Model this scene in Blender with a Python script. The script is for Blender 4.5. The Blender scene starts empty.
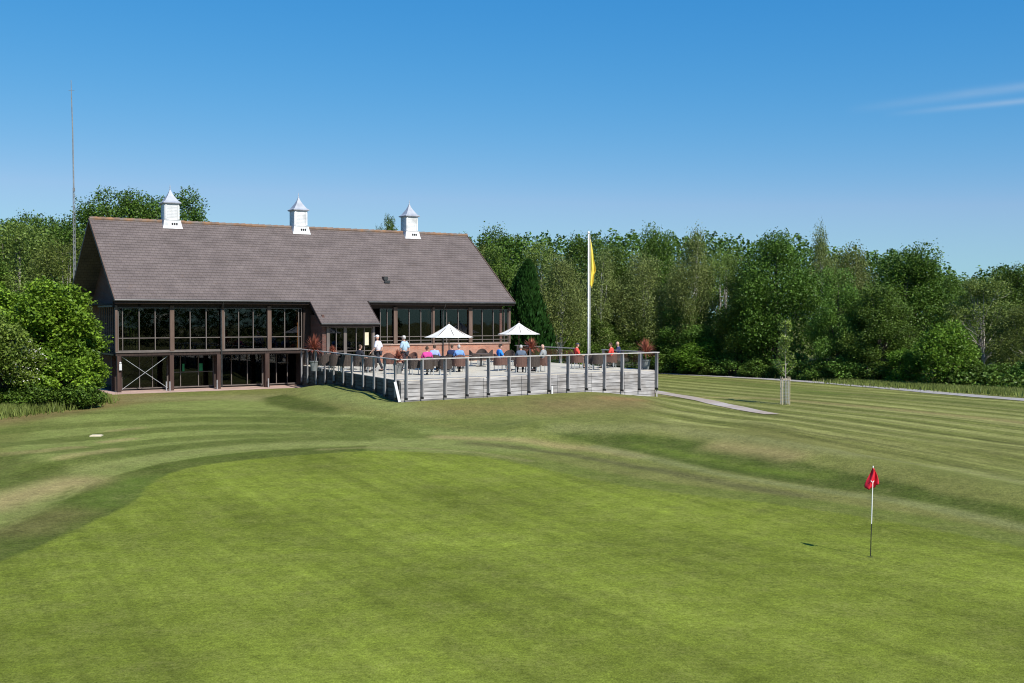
import bpy, bmesh, math, random
import numpy as np
from mathutils import Vector, Matrix, noise

random.seed(7)
rng = np.random.default_rng(11)
SC = bpy.context.scene
C = SC.collection
S = 0.888
EYE = 5.5
F = 1100.0
HY = 317.0
PITCH = math.atan((341.5 - HY) / F)

# ------------------------------------------------------------------ tags
def tag(o, label=None, cat=None, group=None, kind=None):
    if label: o['label'] = label
    if cat: o['category'] = cat
    if group: o['group'] = group
    if kind: o['kind'] = kind
    return o

def empty(name, loc=(0, 0, 0), rz=0.0, scale=1.0):
    o = bpy.data.objects.new(name, None)
    C.objects.link(o)
    o.location = loc
    o.rotation_euler = (0, 0, rz)
    if scale != 1.0: o.scale = (scale, scale, scale)
    o.empty_display_size = 0.2
    return o

def copy_tree(o, parent=None):
    c = o.copy()
    C.objects.link(c)
    c.parent = parent
    for ch in list(o.children):
        copy_tree(ch, c)
    return c

# ------------------------------------------------------------------ materials
def new_mat(name):
    m = bpy.data.materials.new(name)
    m.use_nodes = True
    nt = m.node_tree
    nt.nodes.clear()
    out = nt.nodes.new('ShaderNodeOutputMaterial')
    return m, nt, out

def N(nt, typ, **kw):
    n = nt.nodes.new(typ)
    for k, v in kw.items():
        if k.startswith('i_'):
            n.inputs[k[2:].replace('_', ' ')].default_value = v
        else:
            setattr(n, k, v)
    return n

def noise_mat(name, c1, c2, scale=3.0, rough=0.8, bump=0.0, stretch=(1, 1, 1), spec=0.3, detail=5, c3=None, s3=0.5, metallic=0.0, bscale=None, island=0.0):
    m, nt, out = new_mat(name)
    tc = N(nt, 'ShaderNodeTexCoord')
    mp = N(nt, 'ShaderNodeMapping')
    mp.inputs['Scale'].default_value = stretch
    nt.links.new(tc.outputs['Object'], mp.inputs['Vector'])
    nz = N(nt, 'ShaderNodeTexNoise')
    nz.inputs['Scale'].default_value = scale
    nz.inputs['Detail'].default_value = detail
    nt.links.new(mp.outputs[0], nz.inputs['Vector'])
    rp = N(nt, 'ShaderNodeValToRGB')
    rp.color_ramp.elements[0].position = 0.32
    rp.color_ramp.elements[1].position = 0.68
    rp.color_ramp.elements[0].color = (*c1, 1)
    rp.color_ramp.elements[1].color = (*c2, 1)
    nt.links.new(nz.outputs['Fac'], rp.inputs['Fac'])
    col = rp.outputs['Color']
    if c3:
        n2 = N(nt, 'ShaderNodeTexNoise')
        n2.inputs['Scale'].default_value = s3
        n2.inputs['Detail'].default_value = 6
        nt.links.new(tc.outputs['Object'], n2.inputs['Vector'])
        r2 = N(nt, 'ShaderNodeValToRGB')
        r2.color_ramp.elements[0].position = 0.5
        r2.color_ramp.elements[1].position = 0.68
        nt.links.new(n2.outputs['Fac'], r2.inputs['Fac'])
        mx = N(nt, 'ShaderNodeMix', data_type='RGBA')
        nt.links.new(r2.outputs['Color'], mx.inputs['Factor'])
        nt.links.new(col, mx.inputs['A'])
        mx.inputs['B'].default_value = (*c3, 1)
        col = mx.outputs['Result']
    if island:
        gg = N(nt, 'ShaderNodeNewGeometry')
        mr_ = N(nt, 'ShaderNodeMapRange')
        mr_.inputs['To Min'].default_value = 1 - island; mr_.inputs['To Max'].default_value = 1 + island
        nt.links.new(gg.outputs['Random Per Island'], mr_.inputs['Value'])
        mi_ = N(nt, 'ShaderNodeMix', data_type='RGBA', blend_type='MULTIPLY'); mi_.inputs['Factor'].default_value = 1
        nt.links.new(col, mi_.inputs['A']); nt.links.new(mr_.outputs[0], mi_.inputs['B'])
        col = mi_.outputs['Result']
    p = N(nt, 'ShaderNodeBsdfPrincipled')
    p.inputs['Roughness'].default_value = rough
    p.inputs['Specular IOR Level'].default_value = spec
    p.inputs['Metallic'].default_value = metallic
    nt.links.new(col, p.inputs['Base Color'])
    if bump:
        b = N(nt, 'ShaderNodeBump')
        b.inputs['Strength'].default_value = bump
        b.inputs['Distance'].default_value = 0.03
        nt.links.new(nz.outputs['Fac'], b.inputs['Height'])
        nt.links.new(b.outputs['Normal'], p.inputs['Normal'])
    nt.links.new(p.outputs[0], out.inputs['Surface'])
    return m

def leaf_mat(name, c_dark, c_light, transl=0.22, rough=0.45, hue_var=0.25):
    m, nt, out = new_mat(name)
    g = N(nt, 'ShaderNodeNewGeometry')
    oi = N(nt, 'ShaderNodeObjectInfo')
    mx = N(nt, 'ShaderNodeMix', data_type='RGBA')
    mx.inputs['A'].default_value = (*c_dark, 1)
    mx.inputs['B'].default_value = (*c_light, 1)
    tc = N(nt, 'ShaderNodeTexCoord')
    nz = N(nt, 'ShaderNodeTexNoise')
    nz.inputs['Scale'].default_value = 0.55
    nz.inputs['Detail'].default_value = 3
    nt.links.new(tc.outputs['Object'], nz.inputs['Vector'])
    # clump variation + leaf variation
    a = N(nt, 'ShaderNodeMath', operation='MULTIPLY_ADD')
    nt.links.new(nz.outputs['Fac'], a.inputs[0])
    a.inputs[1].default_value = 2.0
    a.inputs[2].default_value = -0.8
    b = N(nt, 'ShaderNodeMath', operation='MULTIPLY_ADD')
    nt.links.new(g.outputs['Random Per Island'], b.inputs[0])
    b.inputs[1].default_value = 0.6
    nt.links.new(a.outputs[0], b.inputs[2])
    b.use_clamp = True
    nt.links.new(b.outputs[0], mx.inputs['Factor'])
    rv = N(nt, 'ShaderNodeMapRange'); rv.inputs['To Min'].default_value = .62; rv.inputs['To Max'].default_value = 1.32
    sh_ = N(nt, 'ShaderNodeMath', operation='FRACT'); s7 = N(nt, 'ShaderNodeMath', operation='MULTIPLY'); s7.inputs[1].default_value = 7.31
    nt.links.new(g.outputs['Random Per Island'], s7.inputs[0]); nt.links.new(s7.outputs[0], sh_.inputs[0]); nt.links.new(sh_.outputs[0], rv.inputs['Value'])
    mv = N(nt, 'ShaderNodeMix', data_type='RGBA', blend_type='MULTIPLY'); mv.inputs['Factor'].default_value = 1
    nt.links.new(mx.outputs['Result'], mv.inputs['A']); nt.links.new(rv.outputs[0], mv.inputs['B'])
    hs = N(nt, 'ShaderNodeHueSaturation')
    h = N(nt, 'ShaderNodeMath', operation='MULTIPLY_ADD')
    nt.links.new(oi.outputs['Random'], h.inputs[0])
    h.inputs[1].default_value = 0.022 * hue_var / 0.25
    h.inputs[2].default_value = 0.5 - 0.008 * hue_var / 0.25
    nt.links.new(h.outputs[0], hs.inputs['Hue'])
    v = N(nt, 'ShaderNodeMath', operation='MULTIPLY_ADD')
    nt.links.new(oi.outputs['Random'], v.inputs[0])
    v.inputs[1].default_value = 0.40 * hue_var / 0.25
    v.inputs[2].default_value = 1.02 - 0.17 * hue_var / 0.25
    nt.links.new(v.outputs[0], hs.inputs['Value'])
    nt.links.new(mv.outputs['Result'], hs.inputs['Color'])
    p = N(nt, 'ShaderNodeBsdfPrincipled')
    p.inputs['Roughness'].default_value = rough
    p.inputs['Specular IOR Level'].default_value = 0.2
    nt.links.new(hs.outputs[0], p.inputs['Base Color'])
    t = N(nt, 'ShaderNodeBsdfTranslucent')
    nt.links.new(hs.outputs[0], t.inputs['Color'])
    ms = N(nt, 'ShaderNodeMixShader')
    ms.inputs[0].default_value = transl
    nt.links.new(p.outputs[0], ms.inputs[1])
    nt.links.new(t.outputs[0], ms.inputs[2])
    nt.links.new(ms.outputs[0], out.inputs['Surface'])
    return m

def brick_mat(name, c1, c2, mortar, bw=0.23, bh=0.075, msz=0.012, swap=False, rough=0.9, var=None, bump=0.3):
    m, nt, out = new_mat(name)
    tc = N(nt, 'ShaderNodeTexCoord')
    sp = N(nt, 'ShaderNodeSeparateXYZ')
    nt.links.new(tc.outputs['Object'], sp.inputs[0])
    ad = N(nt, 'ShaderNodeMath', operation='ADD')
    nt.links.new(sp.outputs['X'], ad.inputs[0])
    nt.links.new(sp.outputs['Y'], ad.inputs[1])
    cb = N(nt, 'ShaderNodeCombineXYZ')
    if swap:      # roof slopes: rows run up the slope
        nt.links.new(sp.outputs['X'], cb.inputs['X'])
        nt.links.new(sp.outputs['Z'], cb.inputs['Y'])
    else:
        nt.links.new(ad.outputs[0], cb.inputs['X'])
        nt.links.new(sp.outputs['Z'], cb.inputs['Y'])
    b = N(nt, 'ShaderNodeTexBrick')
    b.inputs['Color1'].default_value = (*c1, 1)
    b.inputs['Color2'].default_value = (*c2, 1)
    b.inputs['Mortar'].default_value = (*mortar, 1)
    b.inputs['Scale'].default_value = 1.0
    b.inputs['Brick Width'].default_value = bw
    b.inputs['Row Height'].default_value = bh
    b.inputs['Mortar Size'].default_value = msz
    b.inputs['Mortar Smooth'].default_value = 0.2
    nt.links.new(cb.outputs[0], b.inputs['Vector'])
    col = b.outputs['Color']
    nz = N(nt, 'ShaderNodeTexNoise')
    nz.inputs['Scale'].default_value = 0.8
    nz.inputs['Detail'].default_value = 8
    nz.inputs['Roughness'].default_value = 0.65
    nt.links.new(tc.outputs['Object'], nz.inputs['Vector'])
    mr = N(nt, 'ShaderNodeMapRange')
    mr.inputs['From Min'].default_value = 0.3
    mr.inputs['From Max'].default_value = 0.7
    mr.inputs['To Min'].default_value = 0.78
    mr.inputs['To Max'].default_value = 1.18
    nt.links.new(nz.outputs['Fac'], mr.inputs['Value'])
    mx = N(nt, 'ShaderNodeMix', data_type='RGBA', blend_type='MULTIPLY')
    mx.inputs['Factor'].default_value = 1
    nt.links.new(col, mx.inputs['A'])
    nt.links.new(mr.outputs[0], mx.inputs['B'])
    col = mx.outputs['Result']
    if var:
        n3 = N(nt, 'ShaderNodeTexNoise')
        n3.inputs['Scale'].default_value = 1.7
        n3.inputs['Detail'].default_value = 10
        n3.inputs['Roughness'].default_value = 0.75
        nt.links.new(tc.outputs['Object'], n3.inputs['Vector'])
        r3 = N(nt, 'ShaderNodeValToRGB')
        r3.color_ramp.elements[0].position = 0.60
        r3.color_ramp.elements[1].position = 0.74
        nt.links.new(n3.outputs['Fac'], r3.inputs['Fac'])
        m3 = N(nt, 'ShaderNodeMix', data_type='RGBA')
        nt.links.new(r3.outputs['Color'], m3.inputs['Factor'])
        nt.links.new(col, m3.inputs['A'])
        m3.inputs['B'].default_value = (*var, 1)
        col = m3.outputs['Result']
    p = N(nt, 'ShaderNodeBsdfPrincipled')
    p.inputs['Roughness'].default_value = rough
    p.inputs['Specular IOR Level'].default_value = 0.2
    nt.links.new(col, p.inputs['Base Color'])
    bp = N(nt, 'ShaderNodeBump')
    bp.inputs['Strength'].default_value = bump
    bp.inputs['Distance'].default_value = 0.01
    bp.invert = True
    nt.links.new(b.outputs['Fac'], bp.inputs['Height'])
    nt.links.new(bp.outputs['Normal'], p.inputs['Normal'])
    nt.links.new(p.outputs[0], out.inputs['Surface'])
    return m

def glass_mat(name, tint, gloss_boost=0.0, ior=1.5, rough=0.02, k=1.0, wav=.02):
    m, nt, out = new_mat(name)
    fr = N(nt, 'ShaderNodeFresnel')
    fr.inputs['IOR'].default_value = ior
    ad = N(nt, 'ShaderNodeMath', operation='MULTIPLY')
    ad.inputs[1].default_value = k
    nt.links.new(fr.outputs[0], ad.inputs[0])
    tr = N(nt, 'ShaderNodeBsdfTransparent')
    tr.inputs[0].default_value = (*tint, 1)
    gl = N(nt, 'ShaderNodeBsdfGlossy')
    gl.inputs['Roughness'].default_value = rough
    tc = N(nt, 'ShaderNodeTexCoord')
    nz = N(nt, 'ShaderNodeTexNoise')
    nz.inputs['Scale'].default_value = 0.9
    nt.links.new(tc.outputs['Object'], nz.inputs['Vector'])
    bp = N(nt, 'ShaderNodeBump')
    bp.inputs['Strength'].default_value = 0.1
    bp.inputs['Distance'].default_value = wav
    nt.links.new(nz.outputs['Fac'], bp.inputs['Height'])
    nt.links.new(bp.outputs['Normal'], gl.inputs['Normal'])
    ms = N(nt, 'ShaderNodeMixShader')
    nt.links.new(ad.outputs[0], ms.inputs[0])
    nt.links.new(tr.outputs[0], ms.inputs[1])
    nt.links.new(gl.outputs[0], ms.inputs[2])
    nt.links.new(ms.outputs[0], out.inputs['Surface'])
    return m

M = {}
M['tile'] = brick_mat('roof_tile', (.138, .112, .105), (.156, .128, .119), (.075, .062, .06), bw=0.27, bh=0.168, msz=0.010, swap=True, var=(.150, .112, .092), bump=0.4)
M['ridge'] = noise_mat('ridge_tile', (.14, .10, .08), (.27, .15, .08), 2.2, 0.9, c3=(.17, .145, .13), s3=1.2)
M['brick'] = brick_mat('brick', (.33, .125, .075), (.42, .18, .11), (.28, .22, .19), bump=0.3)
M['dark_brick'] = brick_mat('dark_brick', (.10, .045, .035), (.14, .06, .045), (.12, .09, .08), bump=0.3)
M['paver'] = brick_mat('paver', (.40, .27, .22), (.47, .33, .27), (.30, .24, .2), bw=0.3, bh=0.3, bump=0.2)
M['frame'] = noise_mat('window_frame_brown', (.11, .092, .083), (.155, .132, .118), 3, 0.6, stretch=(1, 1, .3))
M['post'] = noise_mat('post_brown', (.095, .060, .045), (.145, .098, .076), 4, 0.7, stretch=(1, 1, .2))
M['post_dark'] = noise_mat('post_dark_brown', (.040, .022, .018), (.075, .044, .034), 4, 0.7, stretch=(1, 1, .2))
M['dark_wood'] = noise_mat('dark_timber', (.022, .015, .013), (.05, .032, .026), 5, 0.8, stretch=(6, 6, .4))
M['black'] = noise_mat('black_paint', (.015, .015, .016), (.03, .03, .032), 6, 0.5)
M['gutter'] = noise_mat('gutter_plastic', (.02, .02, .02), (.045, .045, .045), 4, 0.4, spec=0.5)
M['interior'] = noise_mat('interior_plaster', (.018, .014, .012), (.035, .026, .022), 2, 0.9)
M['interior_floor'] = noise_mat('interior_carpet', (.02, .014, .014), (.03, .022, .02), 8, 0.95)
M['orange_wood'] = noise_mat('varnished_wood', (.42, .16, .05), (.55, .24, .08), 6, 0.5, stretch=(5, 5, .5))
M['white'] = noise_mat('white_paint', (.56, .56, .56), (.68, .68, .68), 3, 0.5, c3=(.44, .45, .45), s3=1.8, stretch=(1, 1, .4))
M['lead'] = noise_mat('cupola_lead', (.28, .30, .34), (.38, .40, .45), 3, 0.5, spec=0.5, stretch=(1, 1, .4))
M['glass'] = glass_mat('window_glass', (.55, .55, .55), 0.0)
M['rail_glass'] = glass_mat('railing_glass', (.975, .99, .985), 0.0, ior=1.3, k=.10)
M['old_wood'] = noise_mat('weathered_timber', (.20, .19, .19), (.46, .44, .44), 1.5, 0.85, stretch=(.6, .6, 7), bump=0.3, c3=(.24, .22, .21), s3=1.1, island=.22)
M['shade_tinted_wood'] = noise_mat('shade_tinted_timber', (.035, .042, .042), (.11, .115, .11), 1.5, 0.8, stretch=(.6, .6, 6), bump=0.3, island=.3)  # darker terrace timber, with the shade of the left side painted into its colour
M['deck'] = noise_mat('deck_board', (.48, .425, .34), (.58, .525, .43), 3.0, 0.85, stretch=(1, 1, 1), c3=(.42, .38, .32), s3=0.6)
M['rail_wood'] = noise_mat('rail_timber', (.34, .32, .30), (.52, .50, .47), 5, 0.8, bump=0.2)
M['post_wood'] = noise_mat('terrace_post_timber', (.16, .15, .15), (.36, .34, .34), 3.5, 0.85, stretch=(1, 1, .25), bump=0.2)
M['canvas'] = noise_mat('umbrella_canvas', (.62, .61, .57), (.70, .69, .65), 2.5, 0.9)
M['wicker'] = noise_mat('wicker', (.035, .026, .022), (.085, .062, .052), 45, 0.6, bump=0.5, stretch=(1, 1, 2))
M['wicker_brown'] = noise_mat('brown_wicker', (.09, .045, .035), (.16, .085, .065), 45, 0.6, bump=0.5, stretch=(1, 1, 2))
M['cushion'] = noise_mat('cushion_fabric', (.10, .09, .085), (.15, .14, .13), 12, 0.95)
M['table'] = noise_mat('table_top', (.10, .075, .06), (.16, .12, .10), 5, 0.45, stretch=(4, 1, 1))
M['metal'] = noise_mat('galvanised_metal', (.45, .46, .47), (.58, .59, .60), 6, 0.45, metallic=0.6)
M['white_pole'] = noise_mat('white_pole_paint', (.74, .74, .74), (.82, .82, .82), 2, 0.35, spec=0.5)
M['yellow'] = noise_mat('yellow_flag_cloth', (.74, .56, .07), (.80, .64, .12), 2, 0.8)
M['red'] = noise_mat('red_flag_cloth', (.60, .012, .03), (.72, .025, .05), 8, 0.75)
M['navy'] = noise_mat('navy_cloth', (.012, .016, .035), (.02, .026, .05), 10, 0.9)
M['asphalt'] = noise_mat('pale_tarmac', (.26, .245, .23), (.36, .34, .32), 3, 0.95, c3=(.30, .27, .23), s3=0.4)
M['gravel'] = noise_mat('path_gravel', (.29, .235, .19), (.38, .315, .26), 9, 0.95, bump=0.3, c3=(.40, .36, .33), s3=0.5)
M['bark'] = noise_mat('bark', (.06, .05, .038), (.13, .11, .09), 5, 0.95, bump=0.6, stretch=(1, 1, .25))
M['birch_bark'] = noise_mat('birch_bark', (.42, .40, .37), (.62, .60, .56), 3, 0.8, stretch=(1, 1, 2), c3=(.12, .11, .10), s3=2)
M['pale_bark'] = noise_mat('pale_bark', (.26, .235, .20), (.40, .37, .33), 3, 0.85, stretch=(1, 1, .5))
M['pot'] = noise_mat('planter_grey', (.14, .15, .15), (.20, .21, .21), 5, 0.7)
M['skin'] = noise_mat('skin', (.52, .30, .22), (.60, .36, .27), 6, 0.55)
M['stake'] = noise_mat('stake_timber', (.38, .31, .22), (.50, .42, .32), 6, 0.85)
M['green_cloth'] = noise_mat('green_panel', (.02, .20, .07), (.03, .26, .10), 5, 0.6)
M['pale_cream'] = noise_mat('cream_board', (.55, .48, .34), (.66, .58, .42), 7, 0.7)  # plain cream tone shared by notice board and marker plate
def cloth(name, c):
    if name not in M:
        M[name] = noise_mat(name, tuple(v * .85 for v in c), tuple(min(1, v * 1.12) for v in c), 9, 0.9)
    return M[name]

M['leaf_oak'] = leaf_mat('oak_leaf', (.048, .092, .012), (.105, .178, .024))
M['leaf_ash'] = leaf_mat('ash_leaf', (.064, .118, .018), (.135, .215, .034))
M['leaf_birch'] = leaf_mat('birch_leaf', (.110, .145, .038), (.20, .235, .066))
M['leaf_olive'] = leaf_mat('willow_leaf', (.095, .140, .026), (.185, .235, .050))
M['leaf_bright'] = leaf_mat('hazel_leaf', (.080, .145, .016), (.17, .27, .03), transl=.35)
M['leaf_bush'] = leaf_mat('maple_leaf', (.064, .125, .012), (.225, .35, .030), transl=.2, hue_var=.05)
M['leaf_thorn'] = leaf_mat('hawthorn_leaf', (.090, .135, .020), (.20, .27, .045), hue_var=.05)
M['leaf_conifer'] = leaf_mat('conifer_spray', (.012, .046, .008), (.030, .080, .014), transl=.12, hue_var=.02)
M['leaf_red'] = leaf_mat('cordyline_leaf', (.20, .05, .035), (.46, .17, .10), transl=.25, hue_var=.05)
M['leaf_sapling'] = leaf_mat('sapling_leaf', (.14, .20, .04), (.26, .34, .07), hue_var=.05)
M['grass_long'] = leaf_mat('long_grass', (.11, .15, .03), (.24, .28, .075), transl=.3, hue_var=.02)
M['blossom'] = leaf_mat('hawthorn_blossom', (.55, .52, .44), (.75, .72, .66), transl=.2, hue_var=.02)

# ------------------------------------------------------------------ mesh builder
class MB:
    def __init__(s):
        s.v = []; s.f = []; s.mi = []; s.cur = 0
    def add(s, vs, fs):
        o = len(s.v)
        s.v.extend(vs)
        for f in fs:
            s.f.append(tuple(i + o for i in f)); s.mi.append(s.cur)
    def box(s, c, d, rz=0.0):
        hx, hy, hz = d[0] / 2, d[1] / 2, d[2] / 2
        ca, sa = math.cos(rz), math.sin(rz)
        vs = []
        for z in (-hz, hz):
            for x, y in ((-hx, -hy), (hx, -hy), (hx, hy), (-hx, hy)):
                vs.append((c[0] + x * ca - y * sa, c[1] + x * sa + y * ca, c[2] + z))
        s.add(vs, [(3, 2, 1, 0), (4, 5, 6, 7), (0, 1, 5, 4), (1, 2, 6, 5), (2, 3, 7, 6), (3, 0, 4, 7)])
    def span(s, x0, x1, y0, y1, z0, z1):
        s.box(((x0 + x1) / 2, (y0 + y1) / 2, (z0 + z1) / 2), (abs(x1 - x0), abs(y1 - y0), abs(z1 - z0)))
    def bar(s, p0, p1, w, h):
        p0 = Vector(p0); p1 = Vector(p1)
        d = (p1 - p0).normalized()
        up = Vector((0, 0, 1)) if abs(d.z) < .95 else Vector((0, 1, 0))
        r = d.cross(up).normalized(); u = r.cross(d).normalized()
        vs = []
        for p in (p0, p1):
            for a, b in ((-1, -1), (1, -1), (1, 1), (-1, 1)):
                vs.append(tuple(p + r * a * w / 2 + u * b * h / 2))
        s.add(vs, [(3, 2, 1, 0), (4, 5, 6, 7), (0, 1, 5, 4), (1, 2, 6, 5), (2, 3, 7, 6), (3, 0, 4, 7)])
    def tube(s, pts, rad, n=8, cap=True):
        pts = [Vector(p) for p in pts]
        if not isinstance(rad, (list, tuple)): rad = [rad] * len(pts)
        vs = []; fs = []
        pr = None
        for i, p in enumerate(pts):
            d = (pts[min(i + 1, len(pts) - 1)] - pts[max(i - 1, 0)])
            d = d.normalized() if d.length > 1e-9 else Vector((0, 0, 1))
            if pr is None:
                a = Vector((1, 0, 0)) if abs(d.x) < .8 else Vector((0, 1, 0))
                pr = a
            r = (pr - d * pr.dot(d)).normalized(); pr = r
            u = d.cross(r)
            for k in range(n):
                t = 2 * math.pi * k / n
                vs.append(tuple(p + (r * math.cos(t) + u * math.sin(t)) * rad[i]))
        for i in range(len(pts) - 1):
            for k in range(n):
                a = i * n + k; b = i * n + (k + 1) % n
                fs.append((a, b, b + n, a + n))
        if cap:
            fs.append(tuple(range(n - 1, -1, -1)))
            fs.append(tuple((len(pts) - 1) * n + k for k in range(n)))
        s.add(vs, fs)
    def lathe(s, prof, n=16, c=(0, 0, 0), phase=0.0):
        vs = []; fs = []
        for r, z in prof:
            for k in range(n):
                t = 2 * math.pi * k / n + phase
                vs.append((c[0] + r * math.cos(t), c[1] + r * math.sin(t), c[2] + z))
        for i in range(len(prof) - 1):
            for k in range(n):
                a = i * n + k; b = i * n + (k + 1) % n
                fs.append((a, b, b + n, a + n))
        fs.append(tuple(range(n - 1, -1, -1)))
        fs.append(tuple((len(prof) - 1) * n + k for k in range(n)))
        s.add(vs, fs)
    def ellipsoid(s, c, r, n=12, m=8):
        prof = []
        vs = []; fs = []
        for i in range(1, m):
            ph = math.pi * i / m
            for k in range(n):
                t = 2 * math.pi * k / n
                vs.append((c[0] + r[0] * math.sin(ph) * math.cos(t), c[1] + r[1] * math.sin(ph) * math.sin(t), c[2] - r[2] * math.cos(ph)))
        b = len(vs); vs.append((c[0], c[1], c[2] - r[2])); vs.append((c[0], c[1], c[2] + r[2]))
        for i in range(m - 2):
            for k in range(n):
                a = i * n + k; d = i * n + (k + 1) % n
                fs.append((a, d, d + n, a + n))
        for k in range(n):
            fs.append((b, (k + 1) % n, k))
            fs.append((b + 1, (m - 2) * n + k, (m - 2) * n + (k + 1) % n))
        s.add(vs, fs)
    def prism(s, poly, z0, z1):
        n = len(poly)
        vs = [(p[0], p[1], z0) for p in poly] + [(p[0], p[1], z1) for p in poly]
        fs = [tuple(range(n - 1, -1, -1)), tuple(range(n, 2 * n))]
        for i in range(n):
            j = (i + 1) % n
            fs.append((i, j, j + n, i + n))
        s.add(vs, fs)
    def build(s, name, mat, parent=None, smooth=False, loc=None):
        me = bpy.data.meshes.new(name)
        me.from_pydata(s.v, [], s.f)
        mats = mat if isinstance(mat, (list, tuple)) else [mat]
        for m in mats: me.materials.append(m)
        if len(mats) > 1: me.polygons.foreach_set('material_index', s.mi)
        if smooth: me.polygons.foreach_set('use_smooth', [True] * len(me.polygons))
        me.update()
        o = bpy.data.objects.new(name, me)
        C.objects.link(o)
        if parent: o.parent = parent
        if loc: o.location = loc
        return o

def np_mesh(name, verts, tris, mats, parent=None, mi=None):
    me = bpy.data.meshes.new(name)
    nv, nf = len(verts), len(tris)
    k = tris.shape[1]
    me.vertices.add(nv); me.vertices.foreach_set('co', verts.astype(np.float32).ravel())
    me.loops.add(nf * k); me.loops.foreach_set('vertex_index', tris.astype(np.int32).ravel())
    me.polygons.add(nf)
    me.polygons.foreach_set('loop_start', np.arange(0, nf * k, k, dtype=np.int32))
    for m in mats: me.materials.append(m)
    if mi is not None: me.polygons.foreach_set('material_index', mi.astype(np.int32))
    me.update(calc_edges=True)
    o = bpy.data.objects.new(name, me)
    C.objects.link(o)
    if parent: o.parent = parent
    return o

# ------------------------------------------------------------------ terrain (eye-relative plan units * S)
XN = np.array([-90, -30, -10, 5, 15, 30, 90.]) * S
YN = np.array([-50, 20, 31, 45, 58, 70, 85, 105, 160.]) * S
BT = np.array([
    [6.19, 6.19, 6.19, 6.19, 6.19, 6.19, 6.19],
    [6.19, 6.19, 6.19, 6.19, 6.19, 6.19, 6.19],
    [6.17, 6.17, 6.17, 6.17, 6.17, 6.19, 6.19],
    [5.72, 5.70, 5.65, 5.67, 5.72, 5.80, 5.85],
    [5.15, 5.15, 5.10, 5.15, 5.30, 5.50, 5.60],
    [4.90, 4.87, 4.87, 5.05, 5.28, 5.42, 5.55],
    [4.85, 4.87, 4.87, 5.20, 5.42, 5.55, 5.60],
    [4.70, 4.80, 4.95, 5.40, 5.55, 5.60, 5.60],
    [4.20, 4.40, 4.90, 5.50, 5.60, 5.60, 5.50]]) * S

def sstep(t):
    t = np.clip(t, 0, 1)
    return t * t * (3 - 2 * t)

def base_h(x, y):
    x = np.asarray(x, float); y = np.asarray(y, float)
    xi = np.clip(np.searchsorted(XN, x) - 1, 0, len(XN) - 2)
    yi = np.clip(np.searchsorted(YN, y) - 1, 0, len(YN) - 2)
    tx = np.clip((x - XN[xi]) / (XN[xi + 1] - XN[xi]), 0, 1)
    ty = np.clip((y - YN[yi]) / (YN[yi + 1] - YN[yi]), 0, 1)
    a = BT[yi, xi] * (1 - tx) + BT[yi, xi + 1] * tx
    b = BT[yi + 1, xi] * (1 - tx) + BT[yi + 1, xi + 1] * tx
    return EYE - (a * (1 - ty) + b * ty)

def seg_dist(x, y, poly, closed=False):
    x = np.asarray(x, float); y = np.asarray(y, float)
    d = np.full(x.shape, 1e9)
    n = len(poly)
    for i in range(n if closed else n - 1):
        (ax, ay), (bx, by) = poly[i], poly[(i + 1) % n]
        vx, vy = bx - ax, by - ay
        L = vx * vx + vy * vy + 1e-12
        t = np.clip(((x - ax) * vx + (y - ay) * vy) / L, 0, 1)
        d = np.minimum(d, np.hypot(x - ax - t * vx, y - ay - t * vy))
    return d

def inside(x, y, poly):
    x = np.asarray(x, float); y = np.asarray(y, float)
    r = np.zeros(x.shape, bool)
    n = len(poly)
    for i in range(n):
        (ax, ay), (bx, by) = poly[i], poly[(i + 1) % n]
        if ay == by: continue
        c = ((ay > y) != (by > y)) & (x < (bx - ax) * (y - ay) / (by - ay) + ax)
        r ^= c
    return r

def ray(px, py):
    d = Vector(((px - 512) / F, 1.0, -(py - 341.5) / F))
    c, s_ = math.cos(PITCH), math.sin(PITCH)
    return Vector((d.x, d.y * c + d.z * s_, -d.y * s_ + d.z * c))

def pix(px, py, hf):
    d = ray(px, py)
    t = EYE / -d.z if d.z < 0 else 200
    h = 0
    for _ in range(40):
        h = 0.5 * h + 0.5 * float(hf(d.x * t, d.y * t))
        t = min((EYE - h) / max(-d.z, 1e-3), 400)
    return (d.x * t, d.y * t)

BUMPS = []
def bump_h(x, y):
    h = 0
    for poly, amp, sg in BUMPS:
        h = h + amp * np.exp(-(seg_dist(x, y, poly) / sg) ** 2)
    return h
def H(x, y):
    return base_h(x, y) + bump_h(x, y)

FL = (-5.27, 51.8); FR = (8.08, 62.2)
BUMPS.append(([(FL[0] + .6, FL[1] - .2), (3.6, 58.4)], 0.50, 4.2))
BUMPS.append(([(-7.2, 56), (-10.2, 61.5)], 0.55, 2.6))
crest = [pix(a, b, base_h) for a, b in ((545, 432), (620, 432), (700, 438), (770, 450), (850, 468), (940, 488), (1040, 508))]
BUMPS.append((crest, 0.45, 1.9))
crest2 = [pix(a, b, base_h) for a, b in ((-30, 452), (30, 456), (60, 462))]
BUMPS.append((crest2, 0.28, 2.0))
crest3 = [pix(a, b, base_h) for a, b in ((780, 428), (860, 440), (960, 452), (1060, 460))]
BUMPS.append((crest3, 0.18, 2.5))
BUMPS.append(([pix(560, 447, base_h), pix(640, 462, base_h)], -0.10, 1.2))

def G(px, py): return pix(px, py, H)
def GL(l): return [G(a, b) for a, b in l]

green_px = [(-260, 640), (-100, 600), (0, 562), (44, 544), (88, 523.6), (123, 509), (141, 497), (147, 485.5), (164, 475), (193, 466.5), (234, 460.6), (302, 455), (365, 450.6), (415, 451.5), (477, 456), (520, 463), (583, 478), (647, 489), (698, 496), (760, 502), (839, 513), (918, 526), (989, 540), (1040, 552), (1200, 600)]
green_poly = GL(green_px) + [(22, 16), (24, 5), (-22, 5), (-24, 14)]

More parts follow.
